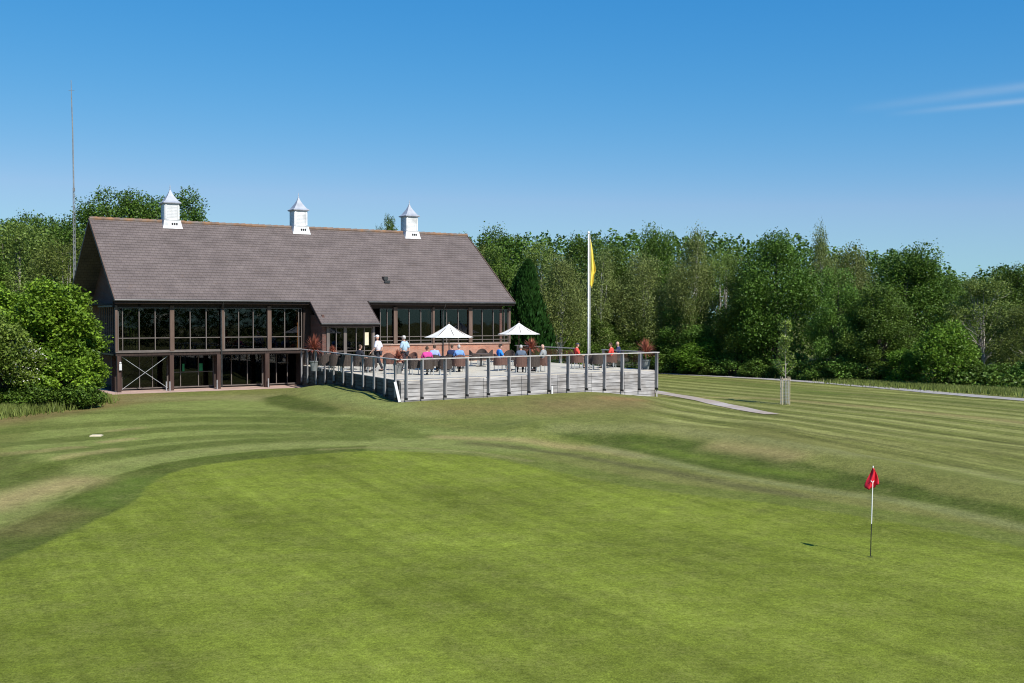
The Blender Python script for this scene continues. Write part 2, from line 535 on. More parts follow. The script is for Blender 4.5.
def smooth_poly(p, it=2):
    for _ in range(it):
        q = []
        n = len(p)
        for i in range(n):
            a, b = p[i], p[(i + 1) % n]
            q.append((a[0] * .75 + b[0] * .25, a[1] * .75 + b[1] * .25))
            q.append((a[0] * .25 + b[0] * .75, a[1] * .25 + b[1] * .75))
        p = q
    return p
green_poly = smooth_poly(green_poly, 2)

c_rough = np.array((.132, .150, .036)); c_fair = np.array((.158, .186, .048)); c_green = np.array((.136, .168, .022))
c_fringe = np.array((.140, .185, .052)); c_dark = np.array((.062, .080, .014)); c_tan = np.array((.29, .225, .10)); c_brown = np.array((.155, .120, .048))
c_mid = np.array((.090, .112, .024))

def ground_colour(x, y):
    n = x.size
    col = np.tile(c_rough, (n, 1))
    def mix(m, c, k=1.0):
        m = np.clip(m, 0, 1) * k
        col[:] = col * (1 - m[:, None]) + np.asarray(c) * m[:, None]
    def poly_m(pts, soft, grow=0.0):
        w = pts if isinstance(pts[0][0], float) and False else pts
        sd = seg_dist(x, y, w, True) * np.where(inside(x, y, w), 1, -1)
        return sstep((sd + grow + soft) / (2 * soft))
    def line_m(pts, wd, soft):
        return 1 - sstep((seg_dist(x, y, pts) - wd + soft) / (2 * soft))
    # smooth random variation
    nz = (np.sin(x * .31 + 1.3 * np.sin(y * .17)) * np.sin(y * .23 + 1.1 * np.sin(x * .19)) * .5 + .5)
    mix(nz * .35, c_brown)
    # whole left apron
    apron = GL([(10, 450), (40, 420), (130, 404), (250, 398), (300, 412), (420, 424), (520, 432), (560, 452), (500, 455), (380, 450), (240, 458), (130, 475), (90, 500), (0, 532), (-80, 520)])
    ma = poly_m(apron, .5)
    mix(ma, c_fair)
    # curved mowing bands of the apron
    bands = [
        ([(40, 414), (100, 412.5), (160, 411.5), (240, 412), (300, 414)], .8, c_mid, .55),
        ([(10, 431), (60, 426.5), (100, 424), (148, 422), (200, 419), (260, 419), (320, 421), (380, 424)], .85, c_mid, .75),
        ([(-10, 446), (60, 440), (95, 437), (120, 433), (160, 430), (200, 427.5), (260, 427), (330, 428), (400, 431)], .8, c_mid, .8),
        ([(-20, 459), (60, 451), (90, 448), (125, 444.5), (165, 440), (200, 437.5), (260, 435.5), (330, 434.5), (420, 436)], .6, c_mid, .7),
        ([(40, 474), (60, 467), (95, 458.5), (130, 453), (165, 448.5), (200, 445), (249, 441.5), (300, 440), (360, 439)], .72, c_mid, .95),
        ([(0, 455), (44, 451), (80, 447)], .35, c_tan, .35), ([(60, 458), (90, 453), (115, 449)], .3, c_tan, .4),
        ([(105, 442), (130, 439)], .35, c_tan, .45), ([(110, 431), (140, 428)], .3, c_tan, .35),
        ([(300, 418), (400, 424), (500, 430)], .5, c_mid, .35)]
    for p, w, c, k in bands:
        mix(line_m(GL(p), w, .16), c, min(1, k * 1.1))
    # light collar outside the dark band
    mix(line_m(GL([(0, 506), (40, 488), (72, 472), (123, 463), (180, 454), (249, 446.5), (320, 443), (420, 443), (500, 448)]), .55, .5), (.178, .198, .058), .85)
    # dark fringe left of the green
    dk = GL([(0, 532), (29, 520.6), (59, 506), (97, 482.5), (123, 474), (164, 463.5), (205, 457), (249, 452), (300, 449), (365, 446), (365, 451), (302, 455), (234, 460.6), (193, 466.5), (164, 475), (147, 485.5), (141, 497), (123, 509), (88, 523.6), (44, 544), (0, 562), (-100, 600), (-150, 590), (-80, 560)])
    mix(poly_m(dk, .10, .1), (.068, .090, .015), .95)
    mix(line_m(GL([(100, 505), (122, 492), (140, 480)]), .8, .7), (.082, .125, .018), .6)
    mix(line_m(GL([(20, 530), (60, 514)]), .9, .8), c_brown, .4)
    # left hollow and tan patches
    mix(poly_m(GL([(-60, 455), (10, 455), (50, 462), (70, 470), (66, 478), (30, 484), (0, 492), (-80, 505)]), .5), c_dark, .8)
    mix(line_m(GL([(-20, 508), (20, 496), (60, 486), (75, 482)]), .9, .9), c_tan, .75)
    mix(line_m(GL([(0, 526), (38, 514), (60, 500), (72, 487)]), .06, .06), c_dark, .6)
    mix(line_m(GL([(-40, 425), (40, 414), (110, 403), (140, 396)]), 1.5, 1.5), c_brown, .9)
    mix(line_m(GL([(-60, 438), (10, 430), (40, 424)]), .7, .7), c_mid, .7)
    mix(line_m(GL([(150, 399), (230, 397), (262, 398)]), 1.2, 1.2), (.20, .185, .075), .7)
    # small mound by the terrace
    mix(poly_m(GL([(262, 398), (285, 394), (310, 400), (340, 408), (335, 415), (290, 409), (268, 404)]), .35), (.055, .074, .014), .9)
    mix(line_m(GL([(300, 388), (340, 394), (380, 403), (420, 412)]), 1.0, 1.0), (.17, .20, .06), .8)
    mix(line_m(GL([(330, 411), (400, 419), (470, 423), (540, 427), (620, 426)]), .35, .4), c_mid, .6)
    # bank in front of the terrace
    mix(line_m(GL([(560, 405), (620, 402), (660, 406), (700, 412)]), 1.6, 1.6), c_brown, .85)
    mix(line_m(GL([(608, 398), (642, 400)]), .5, .7), (.23, .145, .06), .8)
    mix(line_m(GL([(430, 410), (500, 408), (540, 412)]), 1.0, 1.2), c_brown, .5)
    # right: tan line, dark strip, dark slope
    mix(line_m(GL([(440, 437), (520, 440), (596, 449), (640, 456)]), .35, .4), c_tan, .65)
    mix(line_m(GL([(470, 443), (520, 447.6), (571, 455), (621, 464), (682, 475), (740, 486), (800, 496)]), .38, .3), (.085, .085, .030), .85)
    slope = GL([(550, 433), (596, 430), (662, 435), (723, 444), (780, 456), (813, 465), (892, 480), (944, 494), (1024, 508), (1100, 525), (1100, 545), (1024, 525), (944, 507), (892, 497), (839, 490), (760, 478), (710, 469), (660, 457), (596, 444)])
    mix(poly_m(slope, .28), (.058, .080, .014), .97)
    mix(line_m(GL([(640, 446), (700, 458), (760, 470), (820, 476)]), .35, .5), (.12, .17, .02), .5)
    mix(line_m(GL([(596, 447), (660, 460), (710, 472), (760, 481), (839, 493), (892, 500), (944, 510), (1024, 528)]), .28, .25), (.165, .18, .07), .6)
    mix(line_m(GL([(720, 446), (765, 451), (790, 456)]), .55, .7), c_tan, .6)
    mix(line_m(GL([(560, 428), (660, 426), (760, 440), (860, 455), (960, 470), (1040, 485)]), .5, .8), (.19, .19, .08), .55)
    # fairway stripes on the right
    fair = GL([(655, 425), (760, 428), (860, 452), (960, 472), (1100, 500), (1500, 600), (1500, 400)]) + [(90, 55), (40, 105), (9.5, 105), (9.3, 75)]
    mf = poly_m(fair, 1.2)
    c = x * .87 + y * .49
    ph = (c + .22 * np.sin(y * .12) + .15 * np.sin(c * .9)) / 1.15
    st = sstep(.5 + 1.6 * np.sin(ph * math.pi))
    yy = sstep((y - 38) / 14)
    lightc = np.array((.190, .195, .062)); darkc = np.array((.112, .124, .030))
    fc = darkc + (lightc - darkc) * st[:, None]
    w = (mf * (.3 + .7 * yy))[:, None]
    col[:] = col * (1 - w) + fc * w
    mix(line_m(GL([(655, 396), (760, 398), (880, 408), (1024, 423), (1100, 430)]), .55, .6), c_tan, .5)
    mix(line_m(GL([(760, 390), (880, 396), (1024, 408)]), 1.4, 1.2), c_mid, .45)
    mix(line_m(GL([(655, 379), (720, 381), (780, 387), (830, 394)]), 1.2, 1.0), (.085, .115, .022), .6)
    global STREAK
    STREAK = np.clip(mf, 0, 1)
    # collar and the putting green
    mix(poly_m(green_poly, .3, 1.3) * sstep((x + 4) / 6), (.104, .130, .024), .85)
    mix(line_m(GL([(320, 449.5), (365, 447.5), (415, 448), (477, 452.5), (530, 461)]), .16, .16), (.21, .195, .075), .6)
    mg = poly_m(green_poly, .07)
    STREAK = np.clip(STREAK * (1 - mg) + .42 * mg, 0, 1)
    d1 = np.sin((x * .80 + y * .60) * .95 + .6 * np.sin(y * .2)) ; d2 = np.sin((x * .45 - y * .89) * .7 + .5 * np.sin(x * .3))
    v = 1 + .10 * np.tanh(1.5 * d1) + .07 * d2
    w = mg[:, None]
    col[:] = col * (1 - w) + (c_green * v[:, None]) * w
    return col

def axis(lo, hi, c0, c1, fine, grow):
    a = [c0]
    while a[-1] < c1: a.append(a[-1] + fine(a[-1]))
    st = fine(a[-1])
    while a[-1] < hi: st *= grow; a.append(a[-1] + st)
    b = [c0]; st = fine(c0)
    while b[-1] > lo: st *= grow; b.append(b[-1] - st)
    return np.array(b[1:][::-1] + a)
xs = axis(-1500, 1500, -34, 40, lambda v: .17, 1.14)
ys = axis(-300, 2500, 15, 110, lambda v: .06 + .0045 * v, 1.14)
XX, YY = np.meshgrid(xs, ys)
X1, Y1 = XX.ravel(), YY.ravel()
Z1 = H(X1, Y1)
STREAK = None
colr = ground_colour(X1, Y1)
nx, ny = len(xs), len(ys)
ii = np.arange(nx * ny).reshape(ny, nx)
quads = np.stack([ii[:-1, :-1], ii[:-1, 1:], ii[1:, 1:], ii[1:, :-1]], -1).reshape(-1, 4)
cx = X1[quads].mean(1); cy = Y1[quads].mean(1)
gm = inside(cx, cy, green_poly)

def grass_material():
    m, nt, out = new_mat('mown_grass')
    at = N(nt, 'ShaderNodeAttribute'); at.attribute_name = 'turf'
    tc = N(nt, 'ShaderNodeTexCoord')
    def nz(scale, detail, rough=.6, vec=None):
        n = N(nt, 'ShaderNodeTexNoise')
        n.inputs['Scale'].default_value = scale; n.inputs['Detail'].default_value = detail; n.inputs['Roughness'].default_value = rough
        nt.links.new(vec if vec else tc.outputs['Object'], n.inputs['Vector'])
        return n.outputs['Fac']
    def rng_(v, a, b, c, d):
        r = N(nt, 'ShaderNodeMapRange')
        r.inputs['From Min'].default_value = a; r.inputs['From Max'].default_value = b
        r.inputs['To Min'].default_value = c; r.inputs['To Max'].default_value = d
        nt.links.new(v, r.inputs['Value'])
        return r.outputs[0]
    def mul(a, b):
        x = N(nt, 'ShaderNodeMath', operation='MULTIPLY')
        nt.links.new(a, x.inputs[0]); nt.links.new(b, x.inputs[1])
        return x.outputs[0]
    big = nz(.35, 5); mid = nz(1.6, 7, .75); fine = nz(9, 5, .8); tiny = nz(30, 3, .8)
    val = mul(mul(rng_(big, .3, .7, .90, 1.10), rng_(mid, .3, .7, .76, 1.24)), mul(rng_(fine, .3, .7, .66, 1.34), rng_(tiny, .3, .7, .55, 1.45)))
    mx = N(nt, 'ShaderNodeMix', data_type='RGBA', blend_type='MULTIPLY'); mx.inputs['Factor'].default_value = 1
    nt.links.new(at.outputs['Color'], mx.inputs['A']); nt.links.new(val, mx.inputs['B'])
    # fine mower lines running with the fairway stripes
    mpp = N(nt, 'ShaderNodeMapping'); mpp.vector_type = 'POINT'
    mpp.inputs['Rotation'].default_value = (0, 0, -math.atan2(.49, .87)); nt.links.new(tc.outputs['Object'], mpp.inputs['Vector'])
    mp2 = N(nt, 'ShaderNodeMapping'); mp2.inputs['Scale'].default_value = (1.9, .09, 1); nt.links.new(mpp.outputs[0], mp2.inputs['Vector'])
    st_ = rng_(nz(1.0, 4, .65, mp2.outputs[0]), .32, .68, .62, 1.38)
    sa = N(nt, 'ShaderNodeAttribute'); sa.attribute_name = 'streak'
    ms_ = N(nt, 'ShaderNodeMix', data_type='RGBA', blend_type='MULTIPLY')
    nt.links.new(sa.outputs['Fac'], ms_.inputs['Factor']); nt.links.new(mx.outputs['Result'], ms_.inputs['A']); nt.links.new(st_, ms_.inputs['B'])
    mx = ms_
    # dry blades
    dr = rng_(mul(rng_(nz(.9, 6, .7), .42, .72, 0, 1), rng_(nz(9, 5, .8), .4, .65, 0, 1)), 0, 1, 0, .5)
    m2 = N(nt, 'ShaderNodeMix', data_type='RGBA')
    nt.links.new(dr, m2.inputs['Factor']); nt.links.new(mx.outputs['Result'], m2.inputs['A']); m2.inputs['B'].default_value = (.22, .20, .075, 1)
    p = N(nt, 'ShaderNodeBsdfPrincipled')
    p.inputs['Roughness'].default_value = .9; p.inputs['Specular IOR Level'].default_value = .05
    nt.links.new(m2.outputs['Result'], p.inputs['Base Color'])
    b = N(nt, 'ShaderNodeBump'); b.inputs['Strength'].default_value = .55; b.inputs['Distance'].default_value = .02
    nt.links.new(nz(30, 5, .75), b.inputs['Height'])
    b2 = N(nt, 'ShaderNodeBump'); b2.inputs['Strength'].default_value = .35; b2.inputs['Distance'].default_value = .12
    nt.links.new(nz(1.6, 5, .6), b2.inputs['Height']); nt.links.new(b2.outputs['Normal'], b.inputs['Normal'])
    nt.links.new(b.outputs['Normal'], p.inputs['Normal'])
    nt.links.new(p.outputs[0], out.inputs['Surface'])
    return m
M['grass'] = grass_material()

def sheet(name, faces):
    used, inv = np.unique(faces, return_inverse=True)
    V = np.stack([X1[used], Y1[used], Z1[used]], -1)
    o = np_mesh(name, V, inv.reshape(faces.shape), [M['grass']])
    a = o.data.color_attributes.new('turf', 'FLOAT_COLOR', 'POINT')
    a.data.foreach_set('color', np.concatenate([colr[used], np.ones((len(used), 1))], 1).astype(np.float32).ravel())
    a = o.data.attributes.new('streak', 'FLOAT', 'POINT'); a.data.foreach_set('value', STREAK[used].astype(np.float32))
    o.data.polygons.foreach_set('use_smooth', [True] * len(o.data.polygons))
    return tag(o, kind='structure')
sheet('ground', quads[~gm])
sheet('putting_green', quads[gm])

def ribbon(name, line, widths, mat, lift=.022, nw=6, step=1.0):
    pts = [Vector((p[0], p[1], 0)) for p in line]
    P = []; W = []
    for i in range(len(pts) - 1):
        n = max(1, int((pts[i + 1] - pts[i]).length / step))
        for k in range(n):
            t = k / n
            P.append(pts[i].lerp(pts[i + 1], t)); W.append(widths[i] * (1 - t) + widths[i + 1] * t)
    P.append(pts[-1]); W.append(widths[-1])
    b = MB(); vs = []; fs = []
    for i, p in enumerate(P):
        d = (P[min(i + 1, len(P) - 1)] - P[max(i - 1, 0)]).normalized()
        r = Vector((d.y, -d.x, 0))
        for k in range(nw + 1):
            q = p + r * W[i] * (k / nw - .5 + .05 * math.sin(i * 1.7 + k * 2.1) + .03 * math.sin(i * .6 + k))
            vs.append((q.x, q.y, float(H(q.x, q.y)) + lift))
    for i in range(len(P) - 1):
        for k in range(nw):
            a = i * (nw + 1) + k
            fs.append((a, a + nw + 1, a + nw + 2, a + 1))
    b.add(vs, fs)
    o = b.build(name, mat, smooth=True)
    return tag(o, kind='structure')
ribbon('road', GL([(520, 367), (600, 369.5), (657, 373), (760, 378.6), (839, 384), (892, 388.7), (944, 393.5), (1024, 400), (1200, 415)]), [1.7] * 9, M['asphalt'])
ribbon('path', GL([(640, 389), (690, 398), (735, 407.5), (772, 414.5)]), [1.1, 1.25, 1.25, .8], M['gravel'])

# ------------------------------------------------------------------ clubhouse
UX, UY = .8450, .5348
RZ = math.atan2(UY, UX)
AX, AY = -22.56, 62.5
ZP = 1.18
LEN = 26.9
house = empty('clubhouse', (AX, AY, ZP), RZ)
tag(house, 'long golf clubhouse with steep tiled roof, glass front and three white cupolas', 'building')
VX, VY = -UY, UX
def s_at(px, t=0.5):
    q = (px - 512) / F
    return (q * (AY + VY * t) - AX - VX * t) / (UX - q * UY)
EV, RD, HW = 5.34, 10.40, 6.66
SL = (RD - EV) / HW
porch0, porch1, PE = s_at(310, 0), s_at(367, 0), 1.82
OS = .5     # wall setback from the eave line
def zl(px, py, t=0.5):
    """local height of a picture point on the plane of the wall"""
    s = s_at(px, t)
    Y = AY + UY * s + VY * t
    return EYE + (HY - py) / F * Y - ZP

# roof
def roof_mesh():
    b = MB()
    nrow = 30
    run = HW / nrow
    lip = .035
    def course(s0, s1, t0, t1, back=False):
        nonlocal lip
        z0 = EV + SL * t0; z1 = EV + SL * t1
        f = (lambda t: 2 * HW - t) if back else (lambda t: t)
        vs = [(s0, f(t0), z0 + lip), (s1, f(t0), z0 + lip), (s1, f(t1 + .02), z1 + .004), (s0, f(t1 + .02), z1 + .004),
              (s0, f(t0), z0 - .01), (s1, f(t0), z0 - .01)]
        fs = [(0, 1, 2, 3), (4, 5, 1, 0)] if not back else [(3, 2, 1, 0), (0, 1, 5, 4)]
        b.add(vs, fs)
    for i in range(nrow):
        e = [0] + sorted(random.uniform(0, LEN) for _ in range(14)) + [LEN]
        for q in range(15):
            lip = random.uniform(.026, .044)
            course(e[q], e[q + 1], i * run, (i + 1) * run)
        lip = .035
        course(0, LEN, i * run, (i + 1) * run, True)
    k = 8
    for i in range(k):
        course(porch0, porch1, -PE + i * PE / k, -PE + (i + 1) * PE / k)
    # underside
    th = .16
    b.add([(0, 0, EV - .02), (LEN, 0, EV - .02), (LEN, HW, RD - .02), (0, HW, RD - .02), (0, 2 * HW, EV - .02), (LEN, 2 * HW, EV - .02),
           (0, .1, EV - th), (LEN, .1, EV - th), (LEN, HW, RD - th), (0, HW, RD - th), (0, 2 * HW - .1, EV - th), (LEN, 2 * HW - .1, EV - th)],
          [(6, 9, 8, 7), (9, 10, 11, 8), (0, 3, 9, 6), (3, 4, 10, 9), (1, 7, 8, 2), (2, 8, 11, 5)])
    ze = EV - SL * PE
    b.add([(porch0, -PE, ze - .02), (porch1, -PE, ze - .02), (porch1, 0, EV - .02), (porch0, 0, EV - .02),
           (porch0, -PE + .05, ze - th), (porch1, -PE + .05, ze - th), (porch1, .3, EV - th + .1), (porch0, .3, EV - th + .1)],
          [(4, 7, 6, 5), (0, 3, 7, 4), (1, 5, 6, 2)])
    return b
roof = roof_mesh().build('roof', M['tile'], house)
b = MB()
n = 60
for i in range(n):
    s0 = i * LEN / n; s1 = s0 + LEN / n + .02
    z = RD + .02 + .012 * random.random()
    b.tube([(s0, HW, z - .02), (s1, HW, z - .02 + .02)], [.12, .135], 8)
b.build('ridge', M['ridge'], roof)
for s in (-.02, LEN + .02):   # verge boards
    b = MB()
    b.bar((s, -.03, EV - .06), (s, HW, RD - .05), .05, .20)
    b.bar((s, 2 * HW + .03, EV - .06), (s, HW, RD - .05), .05, .20)
    b.build('verge', M['post'], roof)
b = MB()
b.box((s_at(391, 1.0), 1.9, EV + SL * 1.9 + .12), (.28, .40, .22)); b.bar((s_at(391, 1.0) - .2, 1.55, EV + SL * 1.55 + .16), (s_at(391, 1.0) + .2, 1.55, EV + SL * 1.55 + .16), .1, .16)
b.build('roof_vent', M['gutter'], roof)
# gutter, fascia, downpipes
b = MB()
def fascia(bb, s0, s1, t, z):
    bb.span(s0, s1, t - .03, t + .02, z - .24, z - .012)
fascia(b, 0, porch0 - .02, .02, EV); fascia(b, porch1 + .02, LEN, .02, EV); fascia(b, porch0, porch1, -PE + .03, EV - SL * PE)
fascia(b, 0, LEN, 2 * HW, EV)
b.bar((porch0 - .03, -PE, EV - SL * PE - .08), (porch0 - .03, 0, EV - .08), .04, .18)
b.bar((porch1 + .03, -PE, EV - SL * PE - .08), (porch1 + .03, 0, EV - .08), .04, .18)
b.build('fascia', M['dark_wood'], house)
b = MB()
b.tube([(-.03, -.09, EV - .06), (porch0 - .06, -.09, EV - .06)], .06, 8)
b.tube([(porch1 + .08, -.09, EV - .06), (LEN + .03, -.09, EV - .06)], .06, 8)
b.tube([(porch0 - .03, -PE - .08, EV - SL * PE - .06), (porch1 + .03, -PE - .08, EV - SL * PE - .06)], .06, 8)
b.build('gutter', M['gutter'], house)
for px, zb in ((221.5, .1), (443, 1.4)):
    s = s_at(px, .35)
    b = MB()
    b.tube([(s, -.06, EV - .1), (s, .05, EV - .3), (s, OS - .16, EV - .55), (s, OS - .16, zb)], .045, 8)
    b.build('downpipe', M['gutter'], house)

# shell: walls
WB = 2 * HW - .5
b = MB()   # gable wall left: brick back part and timber front part
def gable(s0, s1, t0, t1, z0):
    zt = lambda t: (EV + SL * t if t <= HW else EV + SL * (2 * HW - t)) - .2
    ts = [t0] + ([HW] if t0 < HW < t1 else []) + [t1]
    vs = []; m = len(ts)
    for s in (s0, s1):
        for t in ts: vs.append((s, t, z0))
        for t in reversed(ts): vs.append((s, t, zt(t)))
    k = 2 * m
    fs = [tuple(range(k)), tuple(range(2 * k - 1, k - 1, -1))] + [(i, i + k, (i + 1) % k + k, (i + 1) % k) for i in range(k)]
    return vs, fs
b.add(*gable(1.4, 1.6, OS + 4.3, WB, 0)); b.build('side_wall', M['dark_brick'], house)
b = MB(); b.add(*gable(1.4, 1.58, OS, OS + 4.3, 4.95))
for i in range(12):
    t = OS + .1 + i * .36
    b.span(1.36, 1.4, t, t + .06, 4.9, EV + SL * t - .25)
b.build('gable_boarding', M['dark_wood'], house)
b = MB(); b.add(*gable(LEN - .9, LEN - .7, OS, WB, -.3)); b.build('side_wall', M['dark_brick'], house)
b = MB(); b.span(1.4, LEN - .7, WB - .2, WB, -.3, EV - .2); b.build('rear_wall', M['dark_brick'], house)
# floors / ceilings / inner walls
b = MB()
sB = s_at(303)
b.span(.25, sB, OS - .02, WB - .25, 2.03, 2.28)
b.span(sB, LEN - .95, OS + .02, WB - .25, 1.0, 1.30)
b.span(porch0 + .1, porch1 - .1, -PE + .5, OS, 1.0, 1.315)
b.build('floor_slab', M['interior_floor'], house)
b = MB()
b.span(.3, LEN - .95, OS + .1, WB - .25, 5.05, 5.15)
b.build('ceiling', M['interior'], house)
b = MB()
b.span(1.62, LEN - .95, 6.3, 6.4, 0, 5.05)
b.span(sB, sB + .12, OS + .1, 6.3, 0, 5.05)
b.span(porch1 + .3, porch1 + .42, OS + .1, 6.3, 1.3, 5.05)
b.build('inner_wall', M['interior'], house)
for px, t in ((119.5, 1.0), (500, 1.0), (467, 1.2), (428, 1.2), (390, 1.2), (297, 1.2)):
    s = s_at(px, t)
    b = MB(); b.span(s - .09, s + .09, t - .09, t + .09, 2.3 if px < 310 else 1.3, 5.05)
    b.build('inner_column', M['orange_wood'], house)

def window(s0, s1, t, z0, z1, mull, rails, fw=.046, dep=.09, name='window', mat='frame'):
    b = MB()
    b.span(s0, s1, t - dep / 2, t + dep / 2, z0, z0 + fw * 1.3)
    b.span(s0, s1, t - dep / 2, t + dep / 2, z1 - fw, z1)
    for s in [s0 + fw / 2, s1 - fw / 2] + mull:
        b.span(s - fw / 2, s + fw / 2, t - dep / 2 - .004, t + dep / 2 + .004, z0 + fw * 1.3 + .002, z1 - fw - .002)
    xs_ = sorted([s0 + fw] + mull + [s1 - fw])
    for z in rails:
        b.span(s0 + fw, s1 - fw, t - dep / 2 + .006, t + dep / 2 - .006, z - fw / 2, z + fw / 2)
    f = b.build(name, M[mat], house)
    p = MB(); p.span(s0 + .01, s1 - .01, t + .012, t + .020, z0 + .02, z1 - .02)
    p.build('pane', M['glass'], f)
    return f
def post(px, w, t, z0, z1, mat='post', d=.2, name='post'):
    s = s_at(px, t)
    b = MB(); b.span(s - w / 2, s + w / 2, t - d / 2, t + d / 2, z0, z1)
    return b.build(name, M[mat], house)
SILL, HEAD, TR = 2.33, 4.87, 3.10
# upper storey, left
S115 = s_at(116)
ul = [(116, 171.8, [122.4, 139, 155]), (171.8, 222.5, [190, 206]), (222.5, 269, [238.5, 253]), (269, 303, [284.5, 298.5])]
for a, c, mu in ul:
    window(s_at(a) + .09, s_at(c) - .09, OS, SILL, HEAD, [s_at(m) for m in mu], [TR])
for px, w in ((116, .13), (171.8, .24), (222.5, .14), (269, .24)):
    post(px, w, OS - .02, SILL + .002, HEAD + .12, d=.22)
b = MB(); b.span(s_at(115), sB + .1, OS - .12, OS + .12, SILL - .075, SILL - .003); b.build('sill_beam', M['frame'], house)
b = MB(); b.span(s_at(115) + .02, sB + .1, OS - .06, OS + .12, SILL - .25, SILL - .078); b.build('floor_beam', M['dark_wood'], house)
b = MB()
b.span(s_at(113), sB + .6, OS + .0, OS + .1, HEAD + .003, EV + .12)
b.span(sB + .02, sB + .62, OS + .0, OS + .1, 0, HEAD)
b.span(porch1 + .1, LEN - .7, OS + .0, OS + .1, HEAD + .003, EV + .12)
b.build('fascia_boarding', M['dark_wood'], house)
# glazed return on the left gable, upper storey
b = MB()
for i in range(7):
    t = OS + .1 + i * .68
    b.span(1.40, 1.46, t, t + .06, SILL, 4.9)
b.span(1.39, 1.47, OS, OS + 4.3, SILL - .1, SILL - .002); b.span(1.39, 1.47, OS + .01, OS + 4.29, 3.06, 3.12)
f = b.build('side_window', M['dark_wood'], house)
p = MB(); p.span(1.425, 1.433, OS, OS + 4.3, SILL, 4.9); p.build('pane', M['glass'], f)
b = MB()  # balcony bars beside the left corner
for i in range(8):
    b.span(.12, .16, OS + .5 + i * .5, OS + .54 + i * .5, 2.2, 4.9)
b.span(.11, .17, OS + .4, OS + 4.2, 3.2, 3.25); b.span(.05, .22, OS + .4, OS + 4.2, 4.901, 5.0); b.span(.1, 1.4, OS + .4, OS + 4.2, 2.1, 2.19)
b.build('side_balcony', M['black'], house)
# lower storey, left
for px, w in ((118.5, .22), (171, .24), (218, .22), (266.5, .26)):
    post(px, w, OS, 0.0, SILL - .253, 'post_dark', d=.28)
LT = 1.75
for a, c, mu, nm in ((120, 168, [139, 152], 'window'), (171, 214, [180, 198], 'glass_door'), (217, 263, [231, 247], 'window'), (266, 298, [276, 287], 'window')):
    window(s_at(a, LT) + .05, s_at(c, LT) - .05, LT, .08, SILL - .3, [s_at(m, LT) for m in mu], [1.0] if nm == 'glass_door' else [], name=nm)
b = MB()
for a, c in ((112, 120.5), (168, 171), (214, 217), (263, 266), (298, 304)):
    b.span(s_at(a, LT) - .04, s_at(c, LT) + .04, LT - .08, LT + .1, 0, SILL - .29)
b.span(s_at(112, LT), sB, LT - .09, LT + .11, SILL - .288, SILL - .14)
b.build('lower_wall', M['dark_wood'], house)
b = MB(); b.span(s_at(112, LT), sB, LT + .0, 6.2, -.05, .02); b.build('lower_floor', M['interior_floor'], house)
b = MB()
s0, s1 = s_at(122), s_at(168)
b.bar((s0, OS + .1, .15), (s1, OS + .1, SILL - .3), .022, .022)
b.bar((s1, OS + .16, .15), (s0, OS + .16, SILL - .3), .022, .022)
b.build('cross_brace', M['metal'], house)
for px, z in ((120.0, 1.45),):
    s = s_at(px, OS - .2)
    b = MB(); b.span(s - .07, s + .07, OS - .27, OS - .145, z - .18, z + .18); b.lathe([(.05, 0), (.075, .05), (.03, .12)], 10, (s, OS - .22, z + .18))
    b.build('wall_lamp', M['white'], house)
for px in (163.5, 167, 214, 265):
    s = s_at(px, OS + .2)
    b = MB(); b.tube([(s, OS - .35, 0), (s, OS - .35, .55)], .035, 8); b.build('bumper_post', M['metal'], house)
for px, dx in ((200.5, .10), (183, .06), (268.5, .05)):
    s = s_at(px, LT - .06)
    b = MB(); b.span(s - dx, s + dx, LT - .10, LT - .07, 1.05, 1.5)
    b.build('door_notice', M['green_cloth'], house)
# porch
PF = -PE + .45
zpe = EV - SL * PE
for a, c, mu in ((328, 345, [336]), (345, 373, [356, 364])):
    window(s_at(a, PF) + .06, s_at(c, PF) - .06, PF, 1.34, zpe - .28, [s_at(m, PF) for m in mu], [2.2])
for px in (327.5, 344.5, 373.5):
    post(px, .14, PF, 1.32, zpe - .05, 'frame', d=.14)
b = MB()
sw0, sw1 = porch0 + .25, s_at(374.5, PF)
b.span(sw0, sw0 + .14, PF, OS + .1, -.2, zpe + .5); b.span(sw0 + .14, s_at(327, PF), PF + .02, PF + .12, -.2, zpe - .1)
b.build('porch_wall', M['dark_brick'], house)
b = MB(); b.span(sw1 - .1, sw1, PF + .1, OS, 1.32, zpe + .2); b.build('porch_side', M['dark_wood'], house)
b = MB(); s = s_at(366.5, PF - .1); b.span(s - .13, s + .13, PF - .14, PF - .08, 2.55, 3.35); b.build('notice_board', M['pale_cream'], house)
# right wing
zb, z2, z3, zt = 2.53, 2.77, 3.02, 4.87
r0, r1 = s_at(379), s_at(509)
b = MB(); b.span(r0, r1, OS - .06, OS + .14, -.3, zb - .06); b.build('front_wall', M['brick'], house)
b = MB(); b.span(r0 - .05, r1 + .04, OS - .14, OS + .16, zb - .057, zb - .003); b.build('sill', M['paver'], house)
for a, c, mu in ((379, 395, [387]), (395, 433, [409, 420.6]), (433, 470, [446.4, 458]), (470, 509, [482, 493, 503.8])):
    window(s_at(a) + .06, s_at(c) - .08, OS, zb, zt, [s_at(m) for m in mu], [z2, z3])
for px, w in ((395, .26), (433, .14), (470, .26), (509, .12)):
    post(px, w, OS - .02, zb, zt + .1, d=.24)

